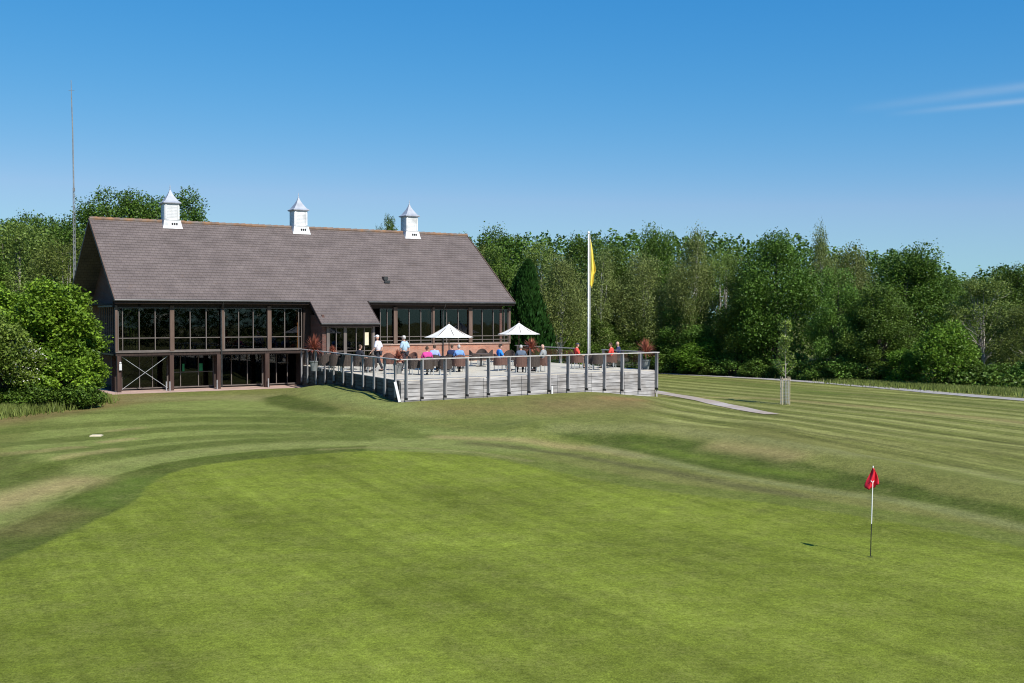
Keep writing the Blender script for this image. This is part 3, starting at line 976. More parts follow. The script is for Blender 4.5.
# cupolas
def sq(b, r0, r1, z0, z1, cx, cy):
    b.lathe([(r0, z0), (r1, z1)], 4, (cx, cy, 0), math.pi / 4)
q2 = math.sqrt(2)
for px, dz in ((171, 0), (299, 0), (409.5, 0)):
    s = s_at(px, HW)
    b = MB()
    w = .445
    b.lathe([(w * q2, RD - .5), (w * q2, RD + 1.17)], 4, (s, HW, 0), math.pi / 4)
    for sx, sy in ((1, 0), (-1, 0), (0, 1), (0, -1)):       # louvred panel frames, sunk slats
        for k in range(8):
            z = RD + .30 + k * .095
            c = (s + sx * (w + .004), HW + sy * (w + .004), z)
            b.box(c, (.012 if sx else .66, .012 if sy else .66, .075))
        for e in (-.385, .385):
            c = (s + sx * (w + .015) + (0 if sx else e), HW + sy * (w + .015) + (0 if sy else e), RD + .65)
            b.box(c, (.03 if sx else .09, .03 if sy else .09, .95))
    cup = b.build('cupola', M['white'], roof)
    b = MB()
    sk = [(w + .10, RD + .12), (w + .08, RD + .06), (w + .10, RD - .04), (w + .14, RD - .26), (w + .19, RD - .44), (w + .1, RD - .9)]
    b.lathe([(r * q2, z) for r, z in reversed(sk)], 4, (s, HW, 0), math.pi / 4)
    sko = b.build('skirt', M['white'], cup)
    b = MB()
    for e in (-.02, .12, .26): b.box((s + e, HW - w - .135, RD - .14), (.09, .05, .13))
    b.build('vent_slot', M['black'], cup)
    b = MB()
    cp = [(w + .05, 1.14), (w + .12, 1.18), (w + .13, 1.23), (w - .02, 1.34), (.32, 1.50), (.20, 1.68), (.10, 1.88), (.03, 2.08)]
    b.lathe([(r * q2, RD + z) for r, z in cp], 4, (s, HW, 0), math.pi / 4)
    b.build('cap', M['lead'], cup)
    b = MB(); b.lathe([(.02, 2.0), (.045, 2.10), (.02, 2.16), (.03, 2.24), (.008, 2.42)], 8, (s, HW, RD)); b.build('finial', M['lead'], cup)

# patio paving in front of the lower storey
def LW(s, t, z=0): return (AX + UX * s + VX * t, AY + UY * s + VY * t, ZP + z)
b = MB()
pts = [LW(-.4, 5), LW(-.4, -1.0), LW(3, -1.15), LW(s_at(303) + .3, -1.1), LW(s_at(303) + .3, 3.4)]
b.prism([(p[0], p[1]) for p in pts], ZP - .35, ZP - .002)
tag(b.build('patio', M['paver']), kind='structure')

# ------------------------------------------------------------------ terrace
ZD = 2.5
terr = empty('timber_terrace', (FL[0], FL[1], 0))
tag(terr, 'raised weathered timber terrace with plank sides and post railing in front of the clubhouse', 'terrace')
def tl(p, z): return (p[0] - FL[0], p[1] - FL[1], z)
BLw = LW(s_at(303, -0.2) + .0, -0.2)[:2]
BRw = LW(s_at(509) + .3, 0.30)[:2]
BLc = LW(s_at(303, -0.2) + .2, .25)[:2]
b = MB()
dp = [FL, FR, BRw, LW(sw1 + .2, .38)[:2], LW(sw1 + .2, PF - .1)[:2], LW(sw0 - .1, PF - .1)[:2], LW(sw0 - .1, .3)[:2], BLw]
b.prism([tl(p, 0)[:2] for p in dp], ZD - .12, ZD)
b.build('deck', M['deck'], terr)
def along(P, Q, px):
    q = (px - 512) / F
    dx, dy = Q[0] - P[0], Q[1] - P[1]
    k = (q * P[1] - P[0]) / (dx - q * dy)
    return (P[0] + dx * k, P[1] + dy * k)
def lerp2(P, Q, k): return (P[0] * (1 - k) + Q[0] * k, P[1] * (1 - k) + Q[1] * k)
ZR = 3.5
def plank_side(P, Q, name, off, mat='old_wood'):
    b = MB()
    L = math.dist(P, Q); dx, dy = (Q[0] - P[0]) / L, (Q[1] - P[1]) / L
    nxx, nyy = dy, -dx
    nseg = max(2, int(L / 2.4))
    for r in range(8):
        z1 = ZD - .02 - r * .19
        for i in range(nseg):
            a = lerp2(P, Q, i / nseg + .0006); c = lerp2(P, Q, (i + 1) / nseg - .0006)
            o = off + random.uniform(-.006, .006)
            b.bar(tl((a[0] + nxx * o, a[1] + nyy * o), z1 - .09), tl((c[0] + nxx * o, c[1] + nyy * o), z1 - .09), .04, .168)
    b2 = MB(); L2 = off - .045
    b2.bar(tl((P[0] + nxx * L2, P[1] + nyy * L2), ZD - .86), tl((Q[0] + nxx * L2, Q[1] + nyy * L2), ZD - .86), .06, 1.45)
    pb = b.build(name, M[mat], terr); b2.build('backing', M['black'], pb)
    return pb
plank_side(FL, FR, 'plank_side', .03)
plank_side(BLw, FL, 'plank_side', .03, 'shade_tinted_wood')  # left boards carry their shade in the timber colour
plank_side(FR, BRw, 'plank_side', .03)
def railing(P, Q, pxs, ts=None, size=(.062, .20)):
    L = math.dist(P, Q); dx, dy = (Q[0] - P[0]) / L, (Q[1] - P[1]) / L
    nxx, nyy = dy, -dx
    rz = math.atan2(dy, dx)
    pos = [along(P, Q, px) for px in pxs] if pxs else [lerp2(P, Q, t) for t in ts]
    for p in pos:
        c = (p[0] + nxx * .17, p[1] + nyy * .17)
        g = float(H(c[0], c[1]))
        z0 = max(g + .22, ZD - .98)
        b = MB()
        b.box(tl(c, (z0 + ZR - .03) / 2), (size[0], size[1], ZR - .03 - z0), rz)
        po = b.build('post', M['post_wood'], terr)
        b = MB(); b.box(tl(c, z0 - .06), (size[0] + .006, size[1] + .006, .11), rz); b.build('post_shoe', M['black'], po)
    b = MB()
    o = .17
    b.bar(tl((P[0] + nxx * o - dx * .1, P[1] + nyy * o - dy * .1), ZR), tl((Q[0] + nxx * o + dx * .1, Q[1] + nyy * o + dy * .1), ZR), .17, .048)
    b.build('handrail', M['rail_wood'], terr)
    for i in range(len(pos) - 1):
        a, c = pos[i], pos[i + 1]
        b = MB()
        o = .04
        b.bar(tl((a[0] + nxx * o + dx * .08, a[1] + nyy * o + dy * .08), (ZD + .08 + ZR - .1) / 2), tl((c[0] + nxx * o - dx * .08, c[1] + nyy * o - dy * .08), (ZD + .08 + ZR - .1) / 2), .012, ZR - ZD - .2)
        b.build('glass_panel', M['rail_glass'], terr)
railing(FL, FR, [404, 420, 443, 465, 486.5, 507, 527, 547, 566, 584.5, 602.5, 620, 637.5, 654.5])
railing(BLw, FL, [304, 310, 318.5, 327.5, 336.3, 346, 355, 366, 377, 388, 398.5], None, (.20, .062))
GA, GB = along(FR, BRw, 601), along(FR, BRw, 574)
railing(FR, GA, None, [.28, .62, 1.0], (.20, .075))
railing(GB, BRw, None, [0, .25, .5, .75, .97], (.20, .075))
b = MB()
c = along(FL, FR, 402)
b.bar(tl((c[0] - .1, c[1] - .15), float(H(*c)) + .02), tl((c[0] - .32, c[1] - .1), 2.45), .12, .05)
b.build('corner_batten', M['white_pole'], terr); b = MB()
b.bar(tl((FR[0] + .1, FR[1] - .1), float(H(*FR)) - .1), tl((FR[0] + .1, FR[1] - .1), 2.46), .07, .14)
b.build('corner_batten', M['rail_wood'], terr); b = MB()
b.bar(tl((2.1, 57.35), 1.3), tl((2.1, 57.35), 1.9), .08, .05)
b.build('corner_batten', M['white_pole'], terr)

# ------------------------------------------------------------------ vegetation generators
def leaves(P, size, up=.4, droop=False, r=None, asp=.62):
    """P: (n,3) positions -> folded diamond leaves"""
    r = r or rng
    n = len(P)
    d = r.normal(size=(n, 3)); d[:, 2] = d[:, 2] * .6 - (.9 if droop else .1)
    d /= np.linalg.norm(d, axis=1)[:, None]
    nn = r.normal(size=(n, 3)); nn[:, 2] = np.abs(nn[:, 2]) + up
    s = np.cross(d, nn); s /= np.linalg.norm(s, axis=1)[:, None] + 1e-9
    u = np.cross(s, d)
    sz = size * r.uniform(.65, 1.35, (n, 1))
    a = P - d * sz * .5; t = P + d * sz * .5
    l = P + s * sz * asp * .5 + u * sz * .10; q = P - s * sz * asp * .5 + u * sz * .10
    V = np.stack([a, l, t, q], 1).reshape(-1, 3)
    k = np.arange(n)[:, None] * 4
    T = np.concatenate([k + np.array([[0, 2, 1]]), k + np.array([[0, 3, 2]])], 1).reshape(-1, 3)
    return V, T

def clumps_crown(r, env, ncl, crad, nleaf, lsize, droop=False, zst=1.0, up=.4, shell=.5, asp=.62):
    cs = []
    tries = 0
    while len(cs) < ncl and tries < ncl * 60:
        tries += 1
        c = env(r)
        if all(np.linalg.norm(c - o) > crad * .62 for o in cs): cs.append(c)
    cs = np.array(cs)
    rad = crad * r.uniform(.65, 1.25, len(cs))
    w = rad ** 2; w /= w.sum()
    idx = r.choice(len(cs), nleaf, p=w)
    d = r.normal(size=(nleaf, 3)); d /= np.linalg.norm(d, axis=1)[:, None]
    rr = rad[idx] * (shell + (1 - shell) * r.uniform(0, 1, nleaf) ** .7) * (1 + .16 * np.clip(r.normal(size=nleaf), -2, 1.3))
    # lumpy: several sub-lobes
    lob = 1 + .28 * np.sin(d[:, 0] * 5 + idx) * np.sin(d[:, 1] * 5 + idx * 2.1) * np.sin(d[:, 2] * 4 + idx * 1.3)
    P = cs[idx] + d * (rr * lob)[:, None] * np.array([1, 1, .8 * zst])
    V, T = leaves(P, lsize, up, droop, r, asp)
    return cs, V, T

def trunk_mesh(h, r0, cs, r, nl=12, lean=.0, stems=1, twig=0):
    b = MB()
    for st in range(stems):
        ox, oy = (0, 0) if stems == 1 else (r.uniform(-.5, .5), r.uniform(-.5, .5))
        pts = []
        nseg = 7
        wx, wy = r.uniform(-1, 1) * lean, r.uniform(-1, 1) * lean
        for i in range(nseg + 1):
            t = i / nseg
            pts.append((ox * (1 + t) + wx * t * h * .1 + r.normal() * .05 * h * .04 * t, oy * (1 + t) + wy * t * h * .1 + r.normal() * .05 * h * .04 * t, -.3 + t * (h * .86)))
        rr = [r0 * (1 - t / nseg) ** .8 * (1.25 if t == 0 else 1) + .02 for t in range(nseg + 1)]
        b.tube(pts, rr, 7)
        order = r.permutation(len(cs))[:nl]
        for j in order:
            c = cs[j]
            zz = min(max(c[2] * r.uniform(.35, .65), h * .12), h * .7)
            t = (zz + .3) / (h * .86); k = min(int(t * nseg), nseg - 1)
            p0 = Vector(pts[k]).lerp(Vector(pts[k + 1]), t * nseg - k)
            p2 = Vector(c) * 1.0
            mid = p0.lerp(p2, .5) + Vector((r.normal() * .25, r.normal() * .25, -.1 * h * .15 + r.normal() * .2))
            a = r0 * .42 * (1 - t * .5)
            b.tube([p0, p0.lerp(mid, .5) + Vector((0, 0, .1)), mid, mid.lerp(p2, .5), p2], [a, a * .8, a * .6, a * .4, .015], 5, False)
            for _ in range(twig):
                e = p2 + Vector((r.normal() * .8, r.normal() * .8, r.normal() * .6))
                b.tube([mid.lerp(p2, .6), mid.lerp(e, .8), e], [a * .35, a * .25, .01], 4, False)
    return b

def env_dome(h, R, z0, low=.1, surf=.45, pw=1.0):
    def f(r):
        while True:
            v = r.normal(size=3); v /= np.linalg.norm(v)
            k = surf + (1 - surf) * r.uniform() ** .5
            z = z0 + (h - z0) * (.5 + .5 * v[2] * k)
            if z < z0 + low: continue
            # egg profile, widest below the middle
            tz = (z - z0) / (h - z0)
            pr = R * (math.sin(math.pi * min(1, (tz * .92 + .16))) ** .55 if tz < .9 else .45) ** pw
            a = r.uniform(0, 2 * math.pi)
            q = pr * (surf + (1 - surf) * r.uniform() ** .5)
            return np.array([q * math.cos(a), q * math.sin(a), z])
    return f

PROTO = {}
def proto(kind, idx):
    key = (kind, idx)
    if key in PROTO: return PROTO[key]
    r = np.random.default_rng(hash((len(kind), idx, sum(map(ord, kind)))) % 2**31)
    name = kind
    if kind == 'oak_tree':
        h, R = 12.5, 5.2
        cs, V, T = clumps_crown(r, env_dome(h - 1.2, R - 1.2, .9), 56, 1.55, 44000, .20, shell=.5)
        lm, bm_, tr = 'leaf_oak', 'bark', trunk_mesh(h, .42, cs, r, 16)
    elif kind == 'ash_tree':
        h, R = 12, 4.2
        cs, V, T = clumps_crown(r, env_dome(h - 1, R - 1, 1.0), 50, 1.25, 36000, .19, shell=.45)
        lm, bm_, tr = 'leaf_ash', 'bark', trunk_mesh(h, .34, cs, r, 14)
    elif kind == 'birch_tree':
        h, R = 13, 3.4
        cs, V, T = clumps_crown(r, env_dome(h - .8, R - .7, 2.6, pw=1.2), 46, 1.1, 26000, .165, droop=True, zst=1.9, up=.1, shell=.35, asp=.55)
        lm, bm_, tr = 'leaf_birch', 'birch_bark', trunk_mesh(h, .20, cs, r, 16, lean=.6)
    elif kind == 'willow_tree':
        h, R = 11, 4.4
        cs, V, T = clumps_crown(r, env_dome(h - .8, R - .8, .8), 48, 1.25, 27000, .19, zst=1.15, up=.3, shell=.4, asp=.45)
        lm, bm_, tr = 'leaf_olive', 'pale_bark', trunk_mesh(h, .15, cs, r, 10, stems=2)
    elif kind == 'bare_limbed_tree':
        h, R = 11.5, 4.6
        cs, V, T = clumps_crown(r, env_dome(h - .8, R - .6, 2.2, surf=.7), 38, 1.25, 17000, .20, shell=.4)
        lm, bm_, tr = 'leaf_olive', 'pale_bark', trunk_mesh(h, .16, cs, r, 16, lean=1, stems=2, twig=2)
    elif kind == 'hazel_tree':
        h, R = 6.5, 3.2
        cs, V, T = clumps_crown(r, env_dome(h - .6, R - .6, .3), 36, 1.05, 12000, .24, shell=.5)
        lm, bm_, tr = 'leaf_bright', 'bark', trunk_mesh(h, .12, cs, r, 12, stems=3)
    elif kind == 'shrub':
        h, R = 3.2, 2.2
        cs, V, T = clumps_crown(r, env_dome(h - .3, R - .4, .1), 24, .75, 6500, .20, shell=.5)
        lm, bm_, tr = 'leaf_ash', 'bark', trunk_mesh(h, .07, cs, r, 8, stems=3)
    elif kind == 'open_oak_tree':
        h, R = 17, 7.0
        cs, V, T = clumps_crown(r, env_dome(h - 1.0, R - .8, 4.0, surf=.7), 80, 1.45, 42000, .22, shell=.4)
        lm, bm_, tr = 'leaf_oak', 'bark', trunk_mesh(h, .5, cs, r, 30, twig=2)
    root = empty(name)
    tb = tr.build('trunk', M[bm_], root)
    cr = np_mesh('crown', V, T, [M[lm]], root)
    PROTO[key] = root
    root['h'] = h; root['R'] = R; root['used'] = 0
    return root

def d_base(px): return float(np.interp(px, [450, 560, 660, 760, 839, 944, 1024, 1100], [96, 97, 97, 90, 84, 77.5, 75, 72]))
def plant(kind, idx, px, top, D, label, group=None, width=None, cat='tree', rz=None, zoff=0.0):
    if px > 560:
        pr_ = proto(kind, idx)
        D = max(D, d_base(px) + (width / F * D / 2 if width else 2) * (.35 if kind in ('shrub', 'hazel_tree') else .8))
    """px/top in the picture fix where it stands and how tall it is; D is its distance"""
    x = (px - 512) / F * D; y = D
    g = float(H(x, y)) + zoff
    h = EYE + (HY - top) / F * D - g
    pr = proto(kind, idx)
    if pr['used'] == 0: o = pr; pr['used'] = 1
    else: o = copy_tree(pr)
    sz = h / pr['h']
    sx = (width / F * D / 2 / pr['R']) if width else sz
    o.location = (x, y, g - .05); o.scale = (sx, sx, sz)
    o.rotation_euler = (0, 0, rz if rz is not None else (px * 1.37) % 6.28)
    tag(o, label, cat, group)
    return o

WD = 'trees of the wood behind the course'
T_ = [
 # kind, variant, px, top, D, width px, label
 ('oak_tree', 0, 776, 222, 90, 104, 'tall dense dark oak filling the wood edge directly behind the staked sapling'),
 ('ash_tree', 1, 742, 250, 88, 60, 'mid green ash at the wood edge, just left of the tall dark oak'),
 ('birch_tree', 0, 822, 228, 96, 40, 'narrow grey birch whose thin top pokes above the dark oaks'),
 ('birch_tree', 1, 850, 240, 97, 62, 'grey green birch between the tall dark oak and the broad right oak'),
 ('oak_tree', 1, 905, 241, 90, 112, 'broad dark oak with a spreading top at the right part of the wood'),
 ('ash_tree', 0, 880, 275, 80, 80, 'round mid green ash standing in front of the broad right oak'),
 ('ash_tree', 1, 838, 262, 84, 66, 'shaded dark ash in the gap left of the round mid green ash'),
 ('ash_tree', 0, 953, 264, 92, 50, 'bluish green ash in the dip of the skyline at far right'),
 ('bare_limbed_tree', 0, 985, 268, 83, 84, 'thin crowned tree with pale bare limbs near the right edge'),
 ('oak_tree', 0, 1010, 257, 95, 100, 'dark oak rising behind the tree with pale bare limbs'),
 ('willow_tree', 0, 1030, 296, 78, 90, 'olive green willow at the right edge of the wood'),
 ('hazel_tree', 0, 943, 317, 76.5, 66, 'bright green hazel bush at the wood edge, rightmost and largest of the bright ones'),
 ('hazel_tree', 1, 905, 345, 77.5, 46, 'small bright green hazel left of the largest bright hazel'),
 ('willow_tree', 1, 722, 238, 98, 72, 'olive willow with loose crown above the ash left of the dark oak'),
 ('birch_tree', 0, 692, 232, 96, 58, 'grey green birch with sky showing through its thin crown'),
 ('ash_tree', 1, 690, 292, 92, 76, 'leafy mid green ash low at the wood edge right of the terrace end'),
 ('birch_tree', 1, 642, 247, 91, 66, 'weeping birch with white trunk standing behind the right end of the terrace'),
 ('oak_tree', 1, 660, 221, 108, 64, 'dark oak top rising behind the weeping birch'),
 ('ash_tree', 0, 610, 232, 103, 70, 'dark ash right behind the flagpole'),
 ('birch_tree', 0, 600, 252, 90, 64, 'birch with pale limbs just right of the yellow flag'),
 ('birch_tree', 1, 560, 250, 92, 66, 'birch with forked white limbs left of the flagpole'),
 ('willow_tree', 0, 540, 229, 104, 66, 'large airy olive willow above the dark conifer'),
 ('oak_tree', 0, 580, 224, 110, 74, 'rounded dark oak top behind the yellow flag'),
 ('ash_tree', 1, 500, 240, 98, 74, 'mid green ash beside the right end of the clubhouse roof'),
 ('willow_tree', 1, 478, 236, 108, 60, 'olive willow peeping over the right end of the roof ridge'),
 ('oak_tree', 1, 505, 224, 125, 90, 'far dark oak on the skyline right of the roof'),
 ('oak_tree', 0, 462, 226, 128, 60, 'far dark oak on the skyline just above the ridge end'),
 ('hazel_tree', 1, 568, 312, 84, 50, 'light green shrub like hazel behind the terrace gap'),
 ('ash_tree', 0, 590, 300, 86, 60, 'shaded ash low behind the flagpole foot'),
 ('ash_tree', 1, 636, 318, 87, 66, 'shaded green ash below the weeping birch'),
 ('hazel_tree', 0, 700, 336, 88, 60, 'bright hazel low at the wood edge right of the terrace'),
 # left
 ('willow_tree', 0, 18, 208, 92, 120, 'big olive willow at the left edge behind the maple bush'),
 ('willow_tree', 1, 62, 226, 86, 84, 'olive willow right beside the radio mast'),
 ('ash_tree', 0, -30, 215, 88, 110, 'ash partly cut off by the left edge of the picture'),
 ('oak_tree', 0, 55, 207, 122, 96, 'far dark oak on the skyline left of the radio mast'),
 ('oak_tree', 1, 22, 209, 126, 90, 'far dark oak on the skyline at the far left'),
 ('open_oak_tree', 0, 118, 182, 96, 150, 'open crowned oak behind the left end of the roof'),
 ('open_oak_tree', 1, 172, 181, 98, 130, 'open crowned oak behind the first cupola'),
 ('open_oak_tree', 0, 388, 211, 104, 44, 'small oak top showing over the ridge left of the third cupola'),
 ('ash_tree', 1, 262, 222, 106, 34, 'leafy top barely showing over the ridge left of the middle cupola'),
 ('ash_tree', 0, 316, 224, 107, 30, 'leafy top barely showing over the ridge right of the middle cupola'),
 ('ash_tree', 1, 432, 231, 108, 36, 'leafy top barely showing over the ridge right of the third cupola'),
]
for k, i, px, top, D, w, lb in T_:
    plant(k, i, px, top, D, lb, WD, w)
sh = [(735, 352, 86), (762, 356, 84.5), (795, 352, 82.5), (822, 358, 80.5), (850, 354, 79), (875, 360, 77.5), (972, 358, 75), (1000, 362, 74), (1032, 356, 73), (668, 350, 90), (710, 354, 88)]
shl = ['left of the sapling', 'directly left of the sapling trunk', 'just right of the sapling', 'in the dark hollow right of the sapling', 'under the shaded dark ash', 'under the round mid green ash',
       'right of the largest bright hazel', 'under the pale bare limbs', 'at the right edge of the picture', 'just right of the terrace end', 'between the terrace end and the sapling']
for j, (px, top, D) in enumerate(sh):
    plant('shrub', j % 2, px, top, D, 'low shrub at the wood edge ' + shl[j], 'shrubs at the foot of the wood', 46, 'shrub')

# mass of the wood behind, too many trees to count
def wood_mass():
    r = np.random.default_rng(5)
    P = []
    for (x0, x1, dx, D0, topf, dens) in ((440, 1100, 9, 118, None, 1200), (-120, 110, 12, 128, None, 1200)):
        px = x0
        while px < x1:
            D = D0 + r.uniform(-5, 10)
            top = np.interp(px, [-100, 0, 60, 110, 440, 500, 660, 780, 860, 930, 965, 1000, 1100], [214, 214, 212, 216, 234, 229, 230, 230, 243, 250, 272, 262, 262]) + r.uniform(-3, 9)
            x = (px - 512) / F * D
            zt = EYE + (HY - top) / F * D; g = float(H(x, D))
            for kk in range(dens):
                z = g + .5 + (zt - g - 1.2) * r.uniform() ** .75
                rad = 2.6 * math.sin(math.pi * min(.97, .12 + .85 * (z - g) / (zt - g))) ** .5
                a = r.uniform(0, 6.283); q = rad * (.7 + .4 * r.uniform())
                P.append((x + q * math.cos(a), D + q * math.sin(a), z + .4 * math.sin(a * 3 + px)))
            px += dx * r.uniform(.8, 1.3)
    V, T = leaves(np.array(P), .38, r=r)
    o = np_mesh('distant_wood', V, T, [M['leaf_oak']])
    tag(o, 'mass of far trees closing the wood behind the counted ones', 'wood', kind='stuff')
wood_mass()

def wood_behind():
    r = np.random.default_rng(15)
    n = 26000
    a = r.uniform(math.radians(185), math.radians(355), n)
    rad = 105 + r.uniform(-8, 8, n)
    x = rad * np.cos(a); y = rad * np.sin(a)
    top = 11 + 2.5 * np.sin(a * 19) + 1.5 * np.sin(a * 43)
    z = r.uniform(0, 1, n) ** .8 * top - .5
    V, T = leaves(np.stack([x, y, z], -1), 1.1, r=r)
    tag(np_mesh('surrounding_wood', V, T, [M['leaf_oak']]), 'wood closing the course on the photographer side', 'wood', kind='stuff')
wood_behind()

# conifer
def conifer():
    r = np.random.default_rng(3)
    D = 81.0; h = None
    x = (527 - 512) / F * D; g = float(H(x, D))
    root = empty('conifer_tree', (x, D, g))
    h = EYE + (HY - 261) / F * D - g
    P = []
    n = 26000
    t = r.uniform(0, 1, n) ** .85; a = r.uniform(0, 2 * math.pi, n)
    R = 1.75 * np.clip(np.where(t < .35, .9 + .28 * t, (1 - t) ** .62 * 1.3), 0, 1.0)
    lump = 1 + .13 * np.sin(a * 5 + t * 6) + .10 * np.sin(a * 11 + t * 17) + .05 * r.normal(size=n)
    q = R * lump * (.82 + .18 * r.uniform(0, 1, n))
    P = np.stack([q * np.cos(a) + .18 * np.sin(t * 7), q * np.sin(a), .1 + t * (h - .1)], -1)
    # sprays point up and out
    m = len(P)
    d = np.stack([np.cos(a) * .45, np.sin(a) * .45, np.full(m, 1.0)], -1) + r.normal(size=(m, 3)) * .22
    d /= np.linalg.norm(d, axis=1)[:, None]
    s = np.cross(d, np.stack([np.cos(a), np.sin(a), np.zeros(m)], -1) + r.normal(size=(m, 3)) * .5); s /= np.linalg.norm(s, axis=1)[:, None]
    sz = .34 * r.uniform(.6, 1.4, (m, 1))
    V = np.stack([P - d * sz * .5, P + s * sz * .2, P + d * sz * .5, P - s * sz * .2], 1).reshape(-1, 3)
    k = np.arange(m)[:, None] * 4
    T = np.concatenate([k + np.array([[0, 2, 1]]), k + np.array([[0, 3, 2]])], 1).reshape(-1, 3)
    np_mesh('crown', V, T, [M['leaf_conifer']], root)
    b = MB(); b.tube([(0, 0, -.3), (0, 0, h * .8)], [.22, .04], 8); b.build('trunk', M['bark'], root)
    tag(root, 'dark green pointed conifer beside the right end of the clubhouse', 'tree')
conifer()

# big maple bush left, and hawthorn
def big_bush(name, px, D, top, R, mat, nleaf, lsz, ncl, crad, label, seed, wide=None, blossom=0, cat='tree', depth=1.0):
    r = np.random.default_rng(seed)
    x = (px - 512) / F * D; g = float(H(x, D))
    h = EYE + (HY - top) / F * D - g
    root = empty(name, (x, D, g))
    def env(r_):
        v = r_.normal(size=3); v /= np.linalg.norm(v); v[2] = abs(v[2]) if r_.uniform() < .75 else v[2] * .5
        k = .72 + .28 * r_.uniform()
        z = h * .36 + v[2] * k * (h * .62 - crad * .5)
        rr = (R - crad * .6) * k
        return np.array([v[0] * rr, v[1] * rr * depth, max(z, crad * .55)])
    cs, V, T = clumps_crown(r, env, ncl, crad, nleaf, lsz, up=.8, shell=.55)
    mats = [M[mat]]; mi = None
    np_mesh('crown', V, T, mats, root)
    if blossom:
        idx = r.choice(len(cs), blossom); d = r.normal(size=(blossom, 3)); d /= np.linalg.norm(d, axis=1)[:, None]; d[:, 2] = np.abs(d[:, 2]); d[:, 1] = -np.abs(d[:, 1])
        P = cs[idx] + d * crad * (1.0 + .15 * r.uniform(0, 1, (blossom, 1)))
        V, T = leaves(P, .085, r=r, asp=.9)
        np_mesh('blossom', V, T, [M['blossom']], root)
    trunk_mesh(h, .16, cs, r, 12, stems=4).build('trunk', M['bark'], root)
    tag(root, label, cat)
big_bush('maple_bush', 46, 57.0, 273, 3.05, 'leaf_bush', 36000, .19, 66, .72, 'big bright green field maple bush at the left end of the clubhouse', 21)
big_bush('maple_bush', -2, 58.5, 278, 2.5, 'leaf_bush', 18000, .19, 40, .68, 'bright green maple bush cut off by the left edge, above the hawthorn', 26)
big_bush('hawthorn_bush', 6, 53.4, 328, 1.9, 'leaf_thorn', 18000, .125, 36, .55, 'hawthorn with small white blossom in front of the maple bush', 22, blossom=900)
big_bush('maple_sucker', 62, 55.0, 348, 2.05, 'leaf_bush', 15000, .18, 34, .5, 'low leafy skirt of green shrub at the front foot of the maple bush', 23)
big_bush('elder_bush', 84, 57.0, 350, 1.3, 'leaf_bush', 6000, .15, 18, .5, 'small green shrub touching the clubhouse corner post', 24)
big_bush('elder_bush', -22, 52, 300, 2.4, 'leaf_thorn', 14000, .15, 40, .65, 'dull green elder reaching in from the left edge', 25)

big_bush('bramble', 24, 53.0, 382, 1.8, 'leaf_oak', 11000, .13, 26, .42, 'low dark bramble at the foot of the hawthorn', 27, cat='shrub', depth=.7)
big_bush('bramble', 70, 54.2, 382, 1.6, 'leaf_oak', 10000, .13, 24, .42, 'low bramble under the right half of the big maple bush', 28, cat='shrub', depth=.7)
# long grass
def tufts(name, pts, n, hgt, spread, label, seed):
    r = np.random.default_rng(seed)
    pts = np.array(pts)
    seg = r.integers(0, len(pts) - 1, n); t = r.uniform(0, 1, n)
    P = pts[seg] * (1 - t[:, None]) + pts[seg + 1] * t[:, None]
    P = P + r.normal(size=(n, 2)) * spread * .5
    z = H(P[:, 0], P[:, 1])
    hh = hgt * r.uniform(.35, 1.15, n)
    a = r.uniform(0, 6.283, n); w = .022 + .02 * r.uniform(0, 1, n)
    lean = r.normal(size=(n, 2)) * .22 * hh[:, None]
    b0 = np.stack([P[:, 0] - w * np.cos(a), P[:, 1] - w * np.sin(a), z - .02], -1)
    b1 = np.stack([P[:, 0] + w * np.cos(a), P[:, 1] + w * np.sin(a), z - .02], -1)
    tp = np.stack([P[:, 0] + lean[:, 0], P[:, 1] + lean[:, 1], z + hh], -1)
    V = np.stack([b0, b1, tp], 1).reshape(-1, 3); T = np.arange(3 * n).reshape(-1, 3)
    o = np_mesh(name, V, T, [M['grass_long']])
    tag(o, label, 'long grass', kind='stuff')
tufts('long_grass', [G(-60, 419), G(0, 414), G(50, 408), G(84, 402)], 30000, .5, 1.3, 'uncut pale grass along the foot of the left bushes', 31)
tufts('long_grass', [G(850, 382.5), G(900, 386), G(960, 390), G(1024, 394), G(1120, 400)], 30000, .34, 2.2, 'uncut verge grass between the far road and the wood', 32)
tufts('long_grass', [G(600, 367), G(657, 371), G(760, 376.3), G(850, 382)], 12000, .35, 1.2, 'uncut grass strip at the shaded wood edge left of the road bend', 33)
def ferns():
    r = np.random.default_rng(8)
    P = []
    for px in range(940, 1100, 4):
        q = G(px, 387 + (px - 940) * .035 + r.uniform(-1, 1))
        for _ in range(60):
            P.append((q[0] + r.normal() * .5, q[1] + r.normal() * .8, float(H(*q)) + r.uniform(.1, 1.1)))
    V, T = leaves(np.array(P), .26, r=r)
    tag(np_mesh('bracken', V, T, [M['leaf_ash']]), 'bracken growing along the right verge below the wood', 'bracken', kind='stuff')
ferns()

